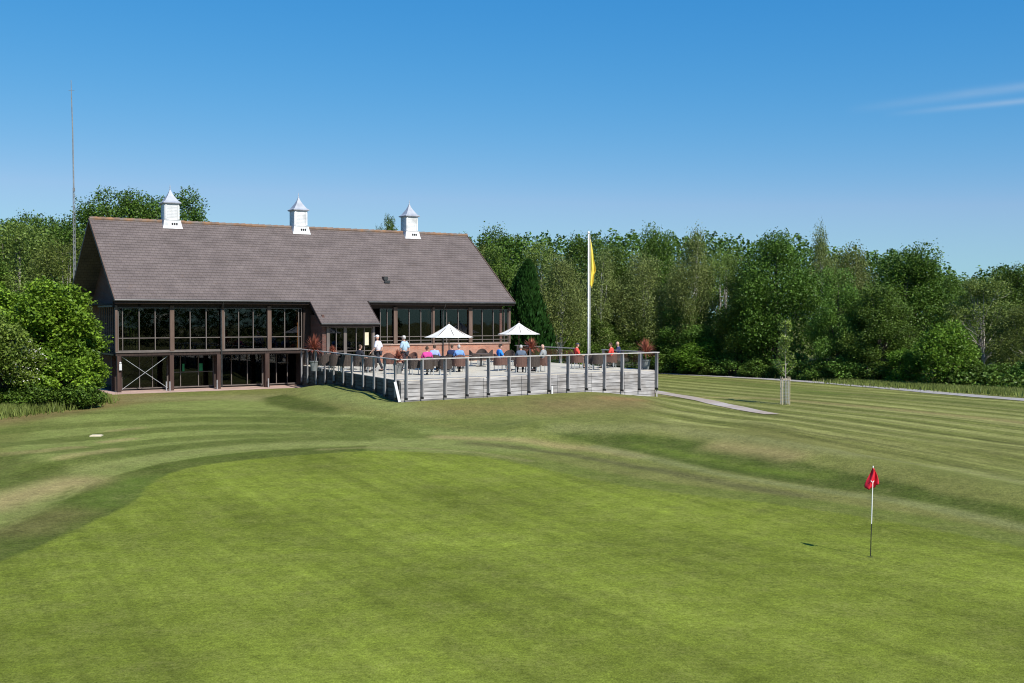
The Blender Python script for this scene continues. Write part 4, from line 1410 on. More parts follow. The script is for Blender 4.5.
# sapling with guard
def sapling():
    p = G(785, 404.5)
    g = float(H(*p)); D = p[1]
    root = empty('sapling', (p[0], p[1], g))
    h = EYE + (HY - 318) / F * D - g
    r = np.random.default_rng(4)
    b = MB()
    b.tube([(0, 0, -.1), (.02, 0, h * .4), (-.02, 0, h * .75), (0, 0, h * .98)], [.04, .032, .02, .006], 7)
    P = []
    for i in range(26):
        z = h * r.uniform(.33, .92); a = r.uniform(0, 6.283); L = .75 * (1.1 - z / h) + .15
        e = Vector((math.cos(a) * L * .75, math.sin(a) * L * .75, z + L * .95))
        b.tube([(0, 0, z), (e.x * .5, e.y * .5, z + L * .4), e], [.012, .009, .004], 4, False)
        for _ in range(44):
            t = r.uniform(.2, 1.05); P.append((e.x * t + r.normal() * .09, e.y * t + r.normal() * .09, z + (e.z - z) * t + r.normal() * .10))
    b.build('trunk', M['pale_bark'], root, smooth=True)
    V, T = leaves(np.array(P), .125, r=r)
    np_mesh('crown', V, T, [M['leaf_sapling']], root)
    tag(root, 'young staked sapling standing alone on the right fairway', 'tree')
    gd = empty('tree_guard', (p[0], p[1], g))
    tag(gd, 'square timber and wire guard around the foot of the sapling', 'tree guard')
    hh = 1.5; w = .2
    for sx, sy in ((-1, -1), (1, -1), (1, 1), (-1, 1)):
        b = MB(); b.tube([(sx * w, sy * w, -.1), (sx * w, sy * w, hh)], .024, 8); b.build('stake', M['stake'], gd)
    b = MB()
    for z in (hh - .12,):
        b.bar((-w, -w - .04, z), (w, -w - .04, z), .02, .05); b.bar((-w, w + .04, z), (w, w + .04, z), .02, .05)
        b.bar((-w - .04, -w, z), (-w - .04, w, z), .02, .05); b.bar((w + .04, -w, z), (w + .04, w, z), .02, .05)
    b.build('batten', M['stake'], gd)
    b = MB()
    for k in range(8):
        z = .15 + k * .17
        for (x0, y0, x1, y1) in ((-w, -w, w, -w), (w, -w, w, w), (w, w, -w, w), (-w, w, -w, -w)):
            b.bar((x0, y0, z), (x1, y1, z), .008, .008)
    for k in range(1, 5):
        t = -w + 2 * w * k / 5
        for x0, y0 in ((t, -w), (t, w), (-w, t), (w, t)):
            b.bar((x0, y0, .05), (x0, y0, hh - .15), .008, .008)
    b.build('wire_mesh', M['metal'], gd)
sapling()

# ------------------------------------------------------------------ flags, mast, marker
def golf_flag():
    p = G(870.5, 557)
    g = float(H(*p))
    root = empty('golf_flagstick', (p[0], p[1], g))
    tag(root, 'red flag on a white and black flagstick standing in the putting green hole', 'golf flag')
    h = 2.06
    lean = .045
    b = MB(); b.tube([(0, 0, .02), (lean * .37, 0, h * .37)], .011, 8); b.build('lower_pole', M['black'], root)
    b = MB(); b.tube([(lean * .37, 0, h * .37), (lean, 0, h)], .012, 8); b.lathe([(.012, 0), (.016, .01), (.006, .03)], 8, (lean, 0, h)); b.build('upper_pole', M['white_pole'], root)
    # drooping cloth
    b = MB(); vs = []; fs = []
    nu, nv = 16, 12
    H0 = .42
    for j in range(nv + 1):
        v = j / nv
        z = h - .02 - v * H0
        wd = .03 + .26 * math.sin(min(1, v * 1.05) * 1.45) ** 1.1
        for i in range(nu + 1):
            u = i / nu
            xx = lean + (u - .60) * wd + .01 * math.sin(v * 5)
            yy = .05 * math.sin(u * 9 + v * 2.5) * (0.3 + v) + .02 * math.cos(u * 4) - .02
            zz = z - .05 * math.sin(u * math.pi) * v + (.04 * abs(u - .5) if v > .8 else 0) + (-.05 * (u < .3) * v) + .05 * (u > .75) * v
            vs.append((xx, yy, zz))
    for j in range(nv):
        for i in range(nu):
            a = j * (nu + 1) + i
            fs.append((a, a + 1, a + nu + 2, a + nu + 1))
    b.add(vs, fs)
    fl = b.build('flag', M['red'], root, smooth=True)
    m = fl.modifiers.new('thickness', 'SOLIDIFY'); m.thickness = .004
    # small pale printed mark on the cloth: nested chevrons
    b = MB()
    for k in range(1):
        b.bar((lean - .075, -.075, h - .30 - k * .05), (lean - .03, -.078, h - .34 - k * .05), .006, .016)
        b.bar((lean - .03, -.078, h - .34 - k * .05), (lean + .0, -.070, h - .30 - k * .05), .006, .016)
    b.build('flag_mark', M['white_pole'], root)
    b = MB()
    b.lathe([(.058, -.004), (.058, .004), (.05, .004), (.05, -.1), (.0, -.1)], 20); b.build('cup', M['black'], root)
golf_flag()

def flagpole():
    D = 65.0; x = (588.5 - 512) / F * D; g = float(H(x, D))
    root = empty('flagpole', (x, D, g))
    tag(root, 'tall white flagpole with limp yellow flag rising behind the terrace', 'flagpole')
    h = EYE + (HY - 234) / F * D - g
    b = MB(); b.tube([(0, 0, 0), (0, 0, h)], [.065, .042], 12); b.build('pole', M['white_pole'], root, smooth=True)
    b = MB(); b.lathe([(.05, 0), (.09, .05), (.07, .11), (.01, .15)], 12, (0, 0, h)); b.build('finial', M['white_pole'], root, smooth=True)
    b = MB(); vs = []; fs = []; nu, nv = 14, 22
    zt = EYE + (HY - 239) / F * D - g; zb_ = EYE + (HY - 286) / F * D - g
    for j in range(nv + 1):
        v = j / nv
        wd = np.interp(v, [0, .12, .45, .65, .72, .85, 1], [.02, .10, .24, .36, .24, .22, .10])
        for i in range(nu + 1):
            u = i / nu
            vs.append((.09 + u * wd, .09 * math.sin(u * 8 + v * 3) * (wd / .3), zt + (zb_ - zt) * v - .10 * u * v + .05 * math.sin(u * 6) * v))
    for j in range(nv):
        for i in range(nu):
            a = j * (nu + 1) + i
            fs.append((a, a + 1, a + nu + 2, a + nu + 1))
    b.add(vs, fs); f = b.build('flag', M['yellow'], root, smooth=True)
    m = f.modifiers.new('thickness', 'SOLIDIFY'); m.thickness = .006
    b = MB(); b.tube([(.10, -.02, h - .1), (.11, -.02, h * .5), (.10, -.02, 1.2)], .006, 5); b.build('halyard', M['white_pole'], root)
flagpole()

M['mast_metal'] = noise_mat('mast_steel', (.16, .17, .18), (.24, .25, .26), 6, .6)
def mast():
    D = 76; x = (75 - 512) / F * D; g = float(H(x, D))
    root = empty('radio_mast', (x, D, g))
    tag(root, 'slim grey radio mast standing behind the left gable of the clubhouse', 'mast')
    h = EYE + (HY - 90) / F * D - g
    h2 = h * .66
    b = MB()
    for a in (0, 2.094, 4.189):
        b.tube([(.10 * math.cos(a), .10 * math.sin(a), 0), (.07 * math.cos(a), .07 * math.sin(a), h2)], .018, 5)
    n = 34
    for k in range(n):
        z0 = h2 * k / n; z1 = h2 * (k + 1) / n
        for j in range(3):
            a = 2.094 * j; c = 2.094 * (j + 1)
            b.tube([(.09 * math.cos(a), .09 * math.sin(a), z0), (.09 * math.cos(c), .09 * math.sin(c), z1)], .008, 4, False)
    b.build('lattice', M['mast_metal'], root)
    b = MB(); b.tube([(0, 0, h2 - .2), (-.04, 0, h * .85), (-.1, 0, h - .5)], [.055, .045, .035], 8); b.build('whip', M['mast_metal'], root)
    b = MB(); b.tube([(-.1, 0, h - .6), (-.12, 0, h + .6)], [.03, .02], 6); b.tube([(-.3, 0, h - .1), (.1, 0, h - .1)], .012, 5); b.build('aerial', M['mast_metal'], root)
mast()

p = G(96.5, 436)
b = MB()
b.box((0, 0, .012), (.46, .34, .04), .1); b.box((0, 0, .04), (.38, .26, .018), .1)
o = b.build('marker_plate', M['pale_cream'], loc=(p[0], p[1], float(H(*p))))
tag(o, 'pale flat marker plate lying in the striped grass left of the green', 'ground marker')

# ------------------------------------------------------------------ terrace furniture
def deck_pt(px, fy):
    D = (EYE - ZD) * F / (fy - HY)
    return ((px - 512) / F * D, D, ZD)

def make_umbrella():
    root = empty('parasol')
    b = MB(); b.tube([(0, 0, .05), (0, 0, 2.45)], .03, 8); b.build('pole', M['post'], root)
    b = MB(); b.lathe([(.26, 0), (.26, .05), (.08, .10), (.04, .3)], 16); b.build('base', M['black'], root)
    n = 8; R = 1.42; b = MB()
    vs = []; fs = []
    m = 6
    for j in range(m + 1):
        t = j / m
        for k in range(n * 4):
            a = 2 * math.pi * k / (n * 4)
            sag = 1 - .045 * (1 - abs(math.cos(a * n / 2))) * t
            rr = R * t * (math.cos(math.pi / n) / math.cos((a % (2 * math.pi / n)) - math.pi / n)) * sag
            vs.append((rr * math.cos(a), rr * math.sin(a), 2.62 - .76 * t + .08 * math.sin(t * math.pi) * -1))
    for j in range(m):
        for k in range(n * 4):
            a = j * n * 4 + k; c = j * n * 4 + (k + 1) % (n * 4)
            fs.append((a, a + n * 4, c + n * 4, c))
    b.add(vs, fs); cn = b.build('canopy', M['canvas'], root); cn.modifiers.new('t', 'SOLIDIFY').thickness = .012
    b = MB(); b.lathe([(.02, 2.60), (.04, 2.66), (.01, 2.72)], 8); b.build('finial', M['post'], root)
    for k in range(n):
        a = 2 * math.pi * k / n
        b = MB(); b.bar((0, 0, 2.55), (R * .97 * math.cos(a), R * .97 * math.sin(a), 1.83), .02, .025); b.build('rib', M['post'], root)
    return root
um = make_umbrella()
um.location = (*[(449 - 512) / F * 62, 62], ZD); tag(um, 'open white parasol nearer the camera, left of the two', 'parasol', 'parasols on the terrace')
u2 = copy_tree(um); u2.location = ((519 - 512) / F * 73, 73, ZD); tag(u2, 'open white parasol further back beside the conifer, right of the two', 'parasol', 'parasols on the terrace')
um.rotation_euler.z = .3
u2.rotation_euler.z = .1

def make_chair(mat):
    root = empty('wicker_chair')
    b = MB(); b.box((0, 0, .40), (.56, .54, .10)); b.build('seat', M[mat], root)
    b = MB(); b.box((0, .02, .475), (.48, .46, .05)); b.build('cushion', M['cushion'], root)
    b = MB()
    n = 12; pts = []
    for i in range(n + 1):
        a = math.pi * i / n
        pts.append((.31 * math.cos(a), -.08 - .25 * math.sin(a)))
    for i in range(n):
        t = math.sin(math.pi * (i + .5) / n)
        ztop = .66 + .26 * t ** 1.2
        b.bar((pts[i][0], pts[i][1], (.30 + ztop) / 2), (pts[i + 1][0], pts[i + 1][1], (.30 + ztop) / 2), .045, ztop - .30)
    b.build('backrest', M[mat], root)
    for sx in (-1, 1):
        b = MB(); b.box((sx * .31, .10, .50), (.06, .36, .34)); b.box((sx * .31, .10, .69), (.08, .38, .04)); b.build('armrest', M[mat], root)
        for y in (-.22, .24):
            b = MB(); b.tube([(sx * .26, y, 0), (sx * .26, y, .36)], .022, 6); b.build('leg', M['metal'], root)
    return root
chA = make_chair('wicker'); chB = make_chair('wicker_brown')
used = {id(chA): False, id(chB): False}
def chair(px, fy, face, label, kind='A'):
    """face: heading in degrees, 0 = looks away from the camera"""
    src = chA if kind == 'A' else chB
    if not used[id(src)]: o = src; used[id(src)] = True
    else: o = copy_tree(src)
    o.location = deck_pt(px, fy); o.rotation_euler.z = math.radians(face); o.scale = (1.05,) * 3
    tag(o, label, 'chair', 'wicker armchairs on the terrace')
    return o
def make_table():
    root = empty('round_table')
    b = MB(); b.lathe([(.48, .70), (.50, .715), (.50, .735), (.48, .745)], 24); b.build('tabletop', M['table'], root)
    b = MB(); b.lathe([(.30, 0), (.28, .03), (.05, .07), (.04, .66), (.2, .70)], 16); b.build('pedestal', M['black'], root)
    return root
tb = make_table(); tused = False
def table(px, fy, label):
    global tused
    o = tb if not tused else copy_tree(tb)
    tused = True
    o.location = deck_pt(px, fy); o.scale = (1.05,) * 3
    tag(o, label, 'table', 'round tables on the terrace')

# ---- people
def skin_mesh(verts, edges, radii, root=0, sub=1):
    me = bpy.data.meshes.new('tmp'); me.from_pydata(verts, edges, [])
    o = bpy.data.objects.new('tmp', me); C.objects.link(o)
    sk = o.modifiers.new('s', 'SKIN'); sk.use_smooth_shade = True
    for i, v in enumerate(me.skin_vertices[0].data):
        rr = radii[i]; v.radius = rr if isinstance(rr, tuple) else (rr, rr); v.use_root = (i == root)
    o.modifiers.new('u', 'SUBSURF').levels = sub
    o.modifiers['u'].render_levels = sub
    dg = bpy.context.evaluated_depsgraph_get(); dg.update()
    m2 = bpy.data.meshes.new_from_object(o.evaluated_get(dg))
    V = [tuple(v.co) for v in m2.vertices]; Fc = [tuple(p.vertices) for p in m2.polygons]
    bpy.data.objects.remove(o); bpy.data.meshes.remove(me); bpy.data.meshes.remove(m2)
    return V, Fc
def joints(pose):
    """faces +Y"""
    J = {}
    if pose == 'sit':
        pz = .56
        J['pel'] = (0, -.02, pz); J['wai'] = (0, -.05, pz + .20); J['che'] = (0, -.04, pz + .44); J['nec'] = (0, -.01, pz + .60); J['hb'] = (0, .01, pz + .66)
        for s, n in ((-1, 'L'), (1, 'R')):
            J['sh' + n] = (s * .19, -.04, pz + .50); J['el' + n] = (s * .27, .06, pz + .25); J['wr' + n] = (s * .18, .30, pz + .19)
            J['hi' + n] = (s * .10, .03, pz - .02); J['kn' + n] = (s * .14, .44, pz - .02); J['an' + n] = (s * .14, .46, .10); J['to' + n] = (s * .15, .64, .04)
    else:
        st = .18 if pose == 'walk' else .0
        J['pel'] = (0, 0, .95); J['wai'] = (0, 0, 1.12); J['che'] = (0, .01, 1.34); J['nec'] = (0, .02, 1.50); J['hb'] = (0, .03, 1.56)
        for s, n in ((-1, 'L'), (1, 'R')):
            k = s * st
            J['sh' + n] = (s * .19, 0, 1.42); J['el' + n] = (s * .25, -k * .5 - .02, 1.14); J['wr' + n] = (s * .24, -k + .10, .92)
            J['hi' + n] = (s * .10, 0, .90); J['kn' + n] = (s * .11, k * .7 + .03, .50); J['an' + n] = (s * .11, k * 1.3 - (.05 if k < 0 else 0), .10); J['to' + n] = (s * .12, k * 1.3 + .15, .04)
    return J
BODY = {}
def body_data(pose):
    if pose in BODY: return BODY[pose]
    J = joints(pose)
    names = ['pel', 'wai', 'che', 'nec', 'hb'] + [a + n for n in 'LR' for a in ('sh', 'el', 'wr', 'hi', 'kn', 'an', 'to')]
    ix = {k: i for i, k in enumerate(names)}
    ed = [('pel', 'wai'), ('wai', 'che'), ('che', 'nec'), ('nec', 'hb')]
    for n in 'LR':
        ed += [('che', 'sh' + n), ('sh' + n, 'el' + n), ('el' + n, 'wr' + n), ('pel', 'hi' + n), ('hi' + n, 'kn' + n), ('kn' + n, 'an' + n), ('an' + n, 'to' + n)]
    R = dict(pel=(.145, .115), wai=(.135, .105), che=(.15, .11), nec=.06, hb=.058)
    for n in 'LR':
        R.update({'sh' + n: .065, 'el' + n: .045, 'wr' + n: .03, 'hi' + n: .09, 'kn' + n: .06, 'an' + n: .042, 'to' + n: .036})
    def sub(keys, grow, exclude=()):
        ks = [k for k in names if k in keys]; im = {k: i for i, k in enumerate(ks)}
        E = [(im[a], im[b_]) for a, b_ in ed if a in im and b_ in im]
        RR = [tuple(x + grow for x in R[k]) if isinstance(R[k], tuple) else R[k] + grow for k in ks]
        return skin_mesh([J[k] for k in ks], E, RR, im.get('pel', 0))
    body = sub(names, 0)
    shirt = sub(['pel', 'wai', 'che', 'nec'] + ['sh' + n for n in 'LR'] + ['el' + n for n in 'LR'], .030)
    trous = sub(['pel'] + [a + n for n in 'LR' for a in ('hi', 'kn', 'an')], .022)
    BODY[pose] = (J, body, shirt, trous)
    return BODY[pose]
def person(px, fy, pose, face, shirt, trousers, hair, label, hat=None, scale=1.03, loc=None, lift=0.0):
    J, (bv, bf), (sv, sf), (tv, tf) = body_data(pose)
    root = empty('person', loc or deck_pt(px, fy), math.radians(face), scale)
    root.location.z += lift
    hb = Vector(J['hb'])
    b = MB(); b.add(bv, bf)
    hc = hb + Vector((0, .015, .11))
    b.ellipsoid(hc, (.078, .098, .118), 14, 10)
    b.ellipsoid(hc + Vector((0, .06, -.06)), (.045, .045, .045), 8, 6)      # jaw
    b.ellipsoid(hc + Vector((0, .103, -.012)), (.013, .02, .024), 6, 5)      # nose
    for s in (-1, 1):
        b.ellipsoid(hc + Vector((s * .078, .0, -.01)), (.012, .022, .032), 6, 5)   # ears
    for n, s in (('L', -1), ('R', 1)):
        w = Vector(J['wr' + n]); e = Vector(J['el' + n]); d = (w - e).normalized()
        sd = Vector((s, 0, 0)) - d * d.dot(Vector((s, 0, 0))); sd.normalize()
        nrm = d.cross(sd)
        b.bar(w - d * .01, w + d * .09, .075, .028)
        for k, (o_, L) in enumerate(((-.030, .065), (-.010, .078), (.010, .073), (.029, .058))):
            p0 = w + d * .085 + sd * o_; p1 = p0 + d * L * .5; p2 = p0 + d * L * .85 + nrm * L * .3
            b.tube([p0, p1, p2], [.009, .0085, .007], 5)
        t0 = w + d * .02 - sd * .035
        b.tube([t0, t0 + d * .03 - sd * .02, t0 + d * .06 - sd * .025], [.011, .010, .008], 5)
    b.cur = 1
    for s in (-1, 1):
        b.ellipsoid(hc + Vector((s * .03, .090, .012)), (.011, .008, .008), 6, 5)
    b.ellipsoid(hc + Vector((0, .097, -.052)), (.022, .007, .005), 6, 5)
    b.build('body', [M['skin'], M['dark_wood']], root, smooth=True)
    b = MB(); b.add(sv, sf); b.build('shirt', shirt, root, smooth=True)
    b = MB(); b.add(tv, tf); b.build('trousers', trousers, root, smooth=True)
    if hair is not None:
        b = MB()
        b.ellipsoid(hc + Vector((0, -.022, .022)), (.086, .092, .108), 14, 10); b.build('hair', hair, root, smooth=True)
    if hat is not None:
        b = MB(); b.ellipsoid(hc + Vector((0, -.005, .055)), (.086, .100, .072), 14, 10)
        b.box(hc + Vector((0, .125, .045)), (.12, .10, .012)); b.build('cap', hat, root, smooth=True)
    for n in 'LR':
        a, t = Vector(J['an' + n]), Vector(J['to' + n])
        b = MB(); b.ellipsoid((a.lerp(t, .5).x, a.lerp(t, .45).y, .045), (.05, .14, .05), 10, 6); b.build('shoe', M['black'], root, smooth=True)
    tag(root, label, 'person')
    return root
def seated(px, fy, face, shirt, trousers, hair, label, chair_label, kind='A', hat=None):
    chair(px, fy, face, chair_label, kind)
    x, y, z = deck_pt(px, fy)
    person(px, fy, 'sit', face, shirt, trousers, hair, label, hat, 1.03, (x, y, z), 0.0)
cW = cloth('white_shirt', (.72, .70, .76)); cLB = cloth('light_blue_shirt', (.38, .52, .62)); cP = cloth('pink_shirt', (.62, .06, .26)); cB = cloth('periwinkle_shirt', (.30, .38, .72))
cN = cloth('navy_shirt', (.03, .04, .10)); cMB = cloth('mid_blue_shirt', (.16, .30, .62)); cBB = cloth('bright_blue_shirt', (.03, .22, .66)); cG = cloth('grey_shirt', (.28, .29, .29))
cR = cloth('red_shirt', (.70, .07, .05)); cDk = cloth('dark_trousers', (.025, .027, .035)); cBg = cloth('beige_trousers', (.38, .32, .24)); cHg = cloth('grey_hair', (.42, .40, .38)); cHb = cloth('brown_hair', (.07, .045, .03))
cWh = cloth('white_cap_cloth', (.78, .78, .80)); cSl = cloth('slate_shirt', (.10, .13, .18))
person(378, 371, 'walk', 75, cW, cDk, None, 'person standing in white shirt and white cap by the porch, dark trousers', cWh, 1.12)
person(404.5, 371, 'walk', 60, cLB, cDk, cHg, 'person standing in pale blue shirt and light cap near the terrace corner', cloth('cream_cap', (.6, .55, .5)), 1.10)
seated(427, 375, 20, cP, cBg, cHb, 'person seated in bright pink top, seen from behind', 'dark wicker armchair of the person in bright pink')
seated(434.5, 372, 5, cB, cDk, cHb, 'person seated in periwinkle blue shirt beside the one in pink', 'dark wicker armchair of the person in periwinkle blue')
table(440, 370, 'dark round table in front of the pair in pink and periwinkle')
chair(445, 375, 10, 'empty dark wicker armchair with its back to the camera under the nearer parasol')
seated(452, 371.5, -25, cN, cDk, cHb, 'person seated in navy top beneath the nearer parasol', 'dark wicker armchair of the person in navy')
seated(459, 372, 15, cMB, cDk, cHg, 'person seated in mid blue shirt beneath the nearer parasol', 'brown wicker armchair of the person in mid blue', 'B')
table(463, 368.5, 'dark round table under the nearer parasol')
chair(415, 374.5, -70, 'empty dark wicker armchair turned sideways just right of the person in pale blue')
chair(411, 369, 150, 'empty brown wicker armchair behind the person in pale blue', 'B')
chair(475, 365.5, -80, 'empty dark wicker armchair by the brick wall, left of the far table')
table(481, 366.5, 'dark round table near the brick wall')
chair(487, 365, 80, 'empty dark wicker armchair by the brick wall, right of the far table')
chair(482, 363.8, 180, 'empty dark wicker armchair between the far table and the brick wall')
seated(500, 371, -65, cBB, cBg, cHb, 'person seated in bright blue shirt between the two parasols', 'brown wicker armchair of the person in bright blue', 'B', cloth('black_cap', (.02, .02, .02)))
table(510, 370, 'dark round table right of the person in bright blue')
seated(521, 372.5, 5, cSl, cDk, cHg, 'person seated in slate shirt with pale grey hair, back to the camera', 'brown wicker armchair of the grey haired person in slate', 'B')
table(531, 369.5, 'dark round table left of the person in grey')
seated(543, 371.5, 65, cG, cDk, None, 'bald person seated in grey shirt facing left', 'brown wicker armchair of the bald person in grey', 'B')
chair(533, 372.5, 20, 'empty dark wicker armchair between the slate and the grey seated people')
chair(509, 365.5, 170, 'empty dark wicker armchair behind the table under the far parasol')
seated(577, 368.5, -75, cR, cBg, cHb, 'person seated in red shirt and dark cap, left of the flagpole', 'brown wicker armchair of the red shirted person left of the flagpole', 'B', cloth('navy_cap', (.03, .04, .08)))
table(589, 367.5, 'dark round table in front of the flagpole')
chair(592, 369.5, 25, 'empty dark wicker armchair with its back to the camera before the flagpole')
chair(598, 369.8, -10, 'empty dark wicker armchair just right of the flagpole')
seated(611, 368, 72, cR, cBg, cHb, 'person seated in red shirt facing left, right of the flagpole', 'brown wicker armchair of the red shirted person right of the flagpole', 'B')
person(618, 366, 'sit', 75, cN, cDk, None, 'bald person seated in dark top beside the right red shirt', None, 1.03)
chair(618, 366, 75, 'dark wicker armchair of the bald person in dark top')
# porch side furniture
chair(325, 371, 30, 'empty dark wicker armchair nearest the left railing end')
chair(336, 371.5, -20, 'empty dark wicker armchair second from the left railing end')
table(331, 368, 'dark round table beside the first cordyline')
chair(346, 372, 15, 'empty dark wicker armchair in front of the porch window')
table(352, 369.5, 'dark round table in front of the porch')
seated(360, 372, -40, cDk, cDk, cHb, 'person seated in black top at the porch table', 'dark wicker armchair of the person in black')
chair(370, 372.5, 40, 'empty dark wicker armchair in front of the person in white')
chair(389, 369.5, 0, 'empty brown wicker armchair between the two standing people', 'B')

# cordylines
def cordyline(px, fy, h, label, R=.62, seed=1):
    root = empty('potted_cordyline', deck_pt(px, fy))
    r = np.random.default_rng(seed)
    b = MB(); b.lathe([(.17, 0), (.24, .45), (.27, .50), (.27, .56), (.23, .56), (.22, .48)], 16); b.build('pot', M['pot'], root)
    b = MB()
    zc = h * .55
    b2 = MB(); b2.tube([(0, 0, .45), (0, 0, zc)], .035, 6); b2.build('stem', M['bark'], root)
    for k in range(170):
        a = r.uniform(0, 6.283); el = r.uniform(-.3, 1.5)
        d = Vector((math.cos(a) * math.cos(el), math.sin(a) * math.cos(el), math.sin(el)))
        L = R * r.uniform(.75, 1.1)
        p0 = Vector((0, 0, zc)); p1 = p0 + d * L * .6; p2 = p0 + d * L + Vector((0, 0, -.10 * math.cos(el)))
        sd = d.cross(Vector((0, 0, 1))); sd = sd.normalized() * .022 if sd.length > .01 else Vector((.022, 0, 0))
        b.add([tuple(p0 - sd * .6), tuple(p0 + sd * .6), tuple(p1 + sd), tuple(p1 - sd), tuple(p2)], [(0, 1, 2, 3), (3, 2, 4)])
    b.build('leaves', M['leaf_red'], root)
    tag(root, label, 'potted plant', 'potted red cordylines on the terrace')
cordyline(314, 371, 2.2, 'red spiky cordyline in a grey pot at the left end of the terrace', .9, 1)
cordyline(332.5, 366.5, 1.7, 'small red cordyline against the porch window', .4, 5)
cordyline(398, 374, 1.35, 'red cordyline low at the front corner of the terrace railing', .62, 2)
cordyline(531.5, 366, 1.95, 'tall red cordyline beside the far parasol', .75, 3)
cordyline(646, 369.4, 1.75, 'red cordyline at the right corner of the terrace', .85, 4)

# ------------------------------------------------------------------ camera, light, sky
cam = bpy.data.cameras.new('Camera'); co = bpy.data.objects.new('Camera', cam); C.objects.link(co)
cam.sensor_width = 36; cam.lens = F / 1024 * 36
cam.clip_end = 6000; cam.clip_start = .1
co.location = (0, 0, EYE); co.rotation_euler = (math.pi / 2 - PITCH, 0, 0)
SC.camera = co

EL = math.radians(45); SX, SY = .60, -.80
sun = bpy.data.lights.new('sun', 'SUN'); so = bpy.data.objects.new('sun', sun); C.objects.link(so)
sun.energy = 4.8; sun.angle = math.radians(.53); sun.color = (1.0, .955, .88)
sd = Vector((SX * math.cos(EL), SY * math.cos(EL), math.sin(EL)))
so.rotation_euler = sd.to_track_quat('Z', 'Y').to_euler()
so.location = (30, -40, 50)

w = bpy.data.worlds.new('World'); SC.world = w; w.use_nodes = True
nt = w.node_tree; nt.nodes.clear()
out = nt.nodes.new('ShaderNodeOutputWorld'); bg = nt.nodes.new('ShaderNodeBackground')
sky = nt.nodes.new('ShaderNodeTexSky'); sky.sky_type = 'NISHITA'; sky.sun_disc = False
sky.sun_elevation = EL; sky.sun_rotation = math.atan2(SX, SY)
sky.altitude = 300; sky.air_density = 1.1; sky.dust_density = .1; sky.ozone_density = 3.0
hs_ = nt.nodes.new('ShaderNodeHueSaturation'); hs_.inputs['Saturation'].default_value = 1.12; hs_.inputs['Hue'].default_value = .495
tn_ = nt.nodes.new('ShaderNodeMix'); tn_.data_type = 'RGBA'; tn_.blend_type = 'MULTIPLY'; tn_.inputs['Factor'].default_value = 1; tn_.inputs['B'].default_value = (.84, .96, 1.12, 1); nt.links.new(sky.outputs[0], tn_.inputs['A']); nt.links.new(tn_.outputs['Result'], hs_.inputs['Color'])
bg.inputs['Strength'].default_value = .085
# thin cirrus streaks, fixed in world direction
tc = nt.nodes.new('ShaderNodeTexCoord'); sp = nt.nodes.new('ShaderNodeSeparateXYZ'); nt.links.new(tc.outputs['Generated'], sp.inputs[0])
def mth(op, a, b=None, c=None, clamp=False):
    n = nt.nodes.new('ShaderNodeMath'); n.operation = op; n.use_clamp = clamp
    for i, v in enumerate((a, b, c)):
        if v is None: continue
        if isinstance(v, (int, float)): n.inputs[i].default_value = v
        else: nt.links.new(v, n.inputs[i])
    return n.outputs[0]
ymax = mth('MAXIMUM', sp.outputs['Y'], .05)
A_ = mth('DIVIDE', sp.outputs['X'], ymax); B_ = mth('DIVIDE', sp.outputs['Z'], ymax)
cb = nt.nodes.new('ShaderNodeCombineXYZ'); nt.links.new(A_, cb.inputs[0]); nt.links.new(B_, cb.inputs[1])
mp = nt.nodes.new('ShaderNodeMapping'); mp.inputs['Scale'].default_value = (9, 60, 1); mp.inputs['Rotation'].default_value = (0, 0, -.12); nt.links.new(cb.outputs[0], mp.inputs[0])
nz = nt.nodes.new('ShaderNodeTexNoise'); nz.inputs['Scale'].default_value = 1; nz.inputs['Detail'].default_value = 5; nt.links.new(mp.outputs[0], nz.inputs['Vector'])
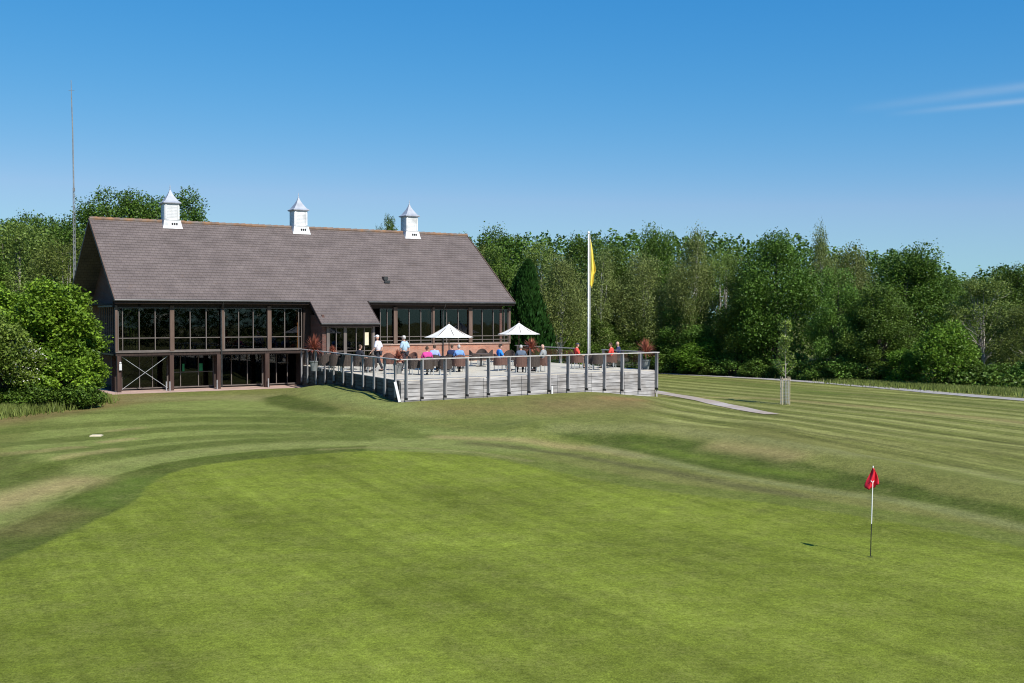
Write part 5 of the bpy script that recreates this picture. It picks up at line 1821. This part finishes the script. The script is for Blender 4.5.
def streak(a0, b0, k, wd, af, s_):
    c = mth('MULTIPLY_ADD', mth('SUBTRACT', A_, a0), k, b0)
    d = mth('DIVIDE', mth('SUBTRACT', B_, c), wd)
    g = mth('EXPONENT', mth('MULTIPLY', mth('MULTIPLY', d, d), -1.0))
    ramp = mth('MULTIPLY', mth('SUBTRACT', A_, a0), af, clamp=True)
    return mth('MULTIPLY', mth('MULTIPLY', g, ramp), s_)
s1 = streak(.30, .187, .13, .0042, 9, .24); s2 = streak(.335, .1828, .10, .0026, 9, .34)
tot = mth('MULTIPLY', mth('ADD', s1, s2), mth('MULTIPLY_ADD', nz.outputs['Fac'], 1.4, .2))
tot = mth('MULTIPLY', tot, mth('GREATER_THAN', sp.outputs['Y'], .06))
mx = nt.nodes.new('ShaderNodeMix'); mx.data_type = 'RGBA'
nt.links.new(tot, mx.inputs['Factor']); sc_ = nt.nodes.new('ShaderNodeSeparateColor'); cc_ = nt.nodes.new('ShaderNodeCombineColor'); nt.links.new(hs_.outputs[0], sc_.inputs[0])
for ch, gm_, kk in ((0, 1.62, 1.63), (1, .805, .727), (2, .46, .812)):
    v_ = mth('MULTIPLY', mth('POWER', mth('MULTIPLY', sc_.outputs[ch], .112), gm_), kk / .112)
    nt.links.new(v_, cc_.inputs[ch])
    if ch == 0: red_ = v_
    if ch == 1: nt.links.new(mth('MINIMUM', red_, mth('MULTIPLY', v_, .58)), cc_.inputs[0])
nt.links.new(cc_.outputs[0], mx.inputs['A']); mx.inputs['B'].default_value = (4.6, 5.6, 6.8, 1)
nt.links.new(mx.outputs['Result'], bg.inputs['Color']); nt.links.new(bg.outputs[0], out.inputs['Surface'])

SC.view_settings.view_transform = 'Standard'
SC.view_settings.look = 'None'
SC.view_settings.exposure = 0.40
SC.view_settings.gamma = 1.0
SC.cycles.pixel_filter_type = 'BLACKMAN_HARRIS'
SC.cycles.filter_width = 1.1
SC.cycles.max_bounces = 8
SC.cycles.transparent_max_bounces = 16
SC.render.resolution_x = 1024; SC.render.resolution_y = 683
for pr in list(PROTO.values()):
    for k in ('h', 'R', 'used'):
        pass
for o in list(bpy.data.objects):
    for k in ('h', 'R', 'used'):
        if k in o.keys(): del o[k]
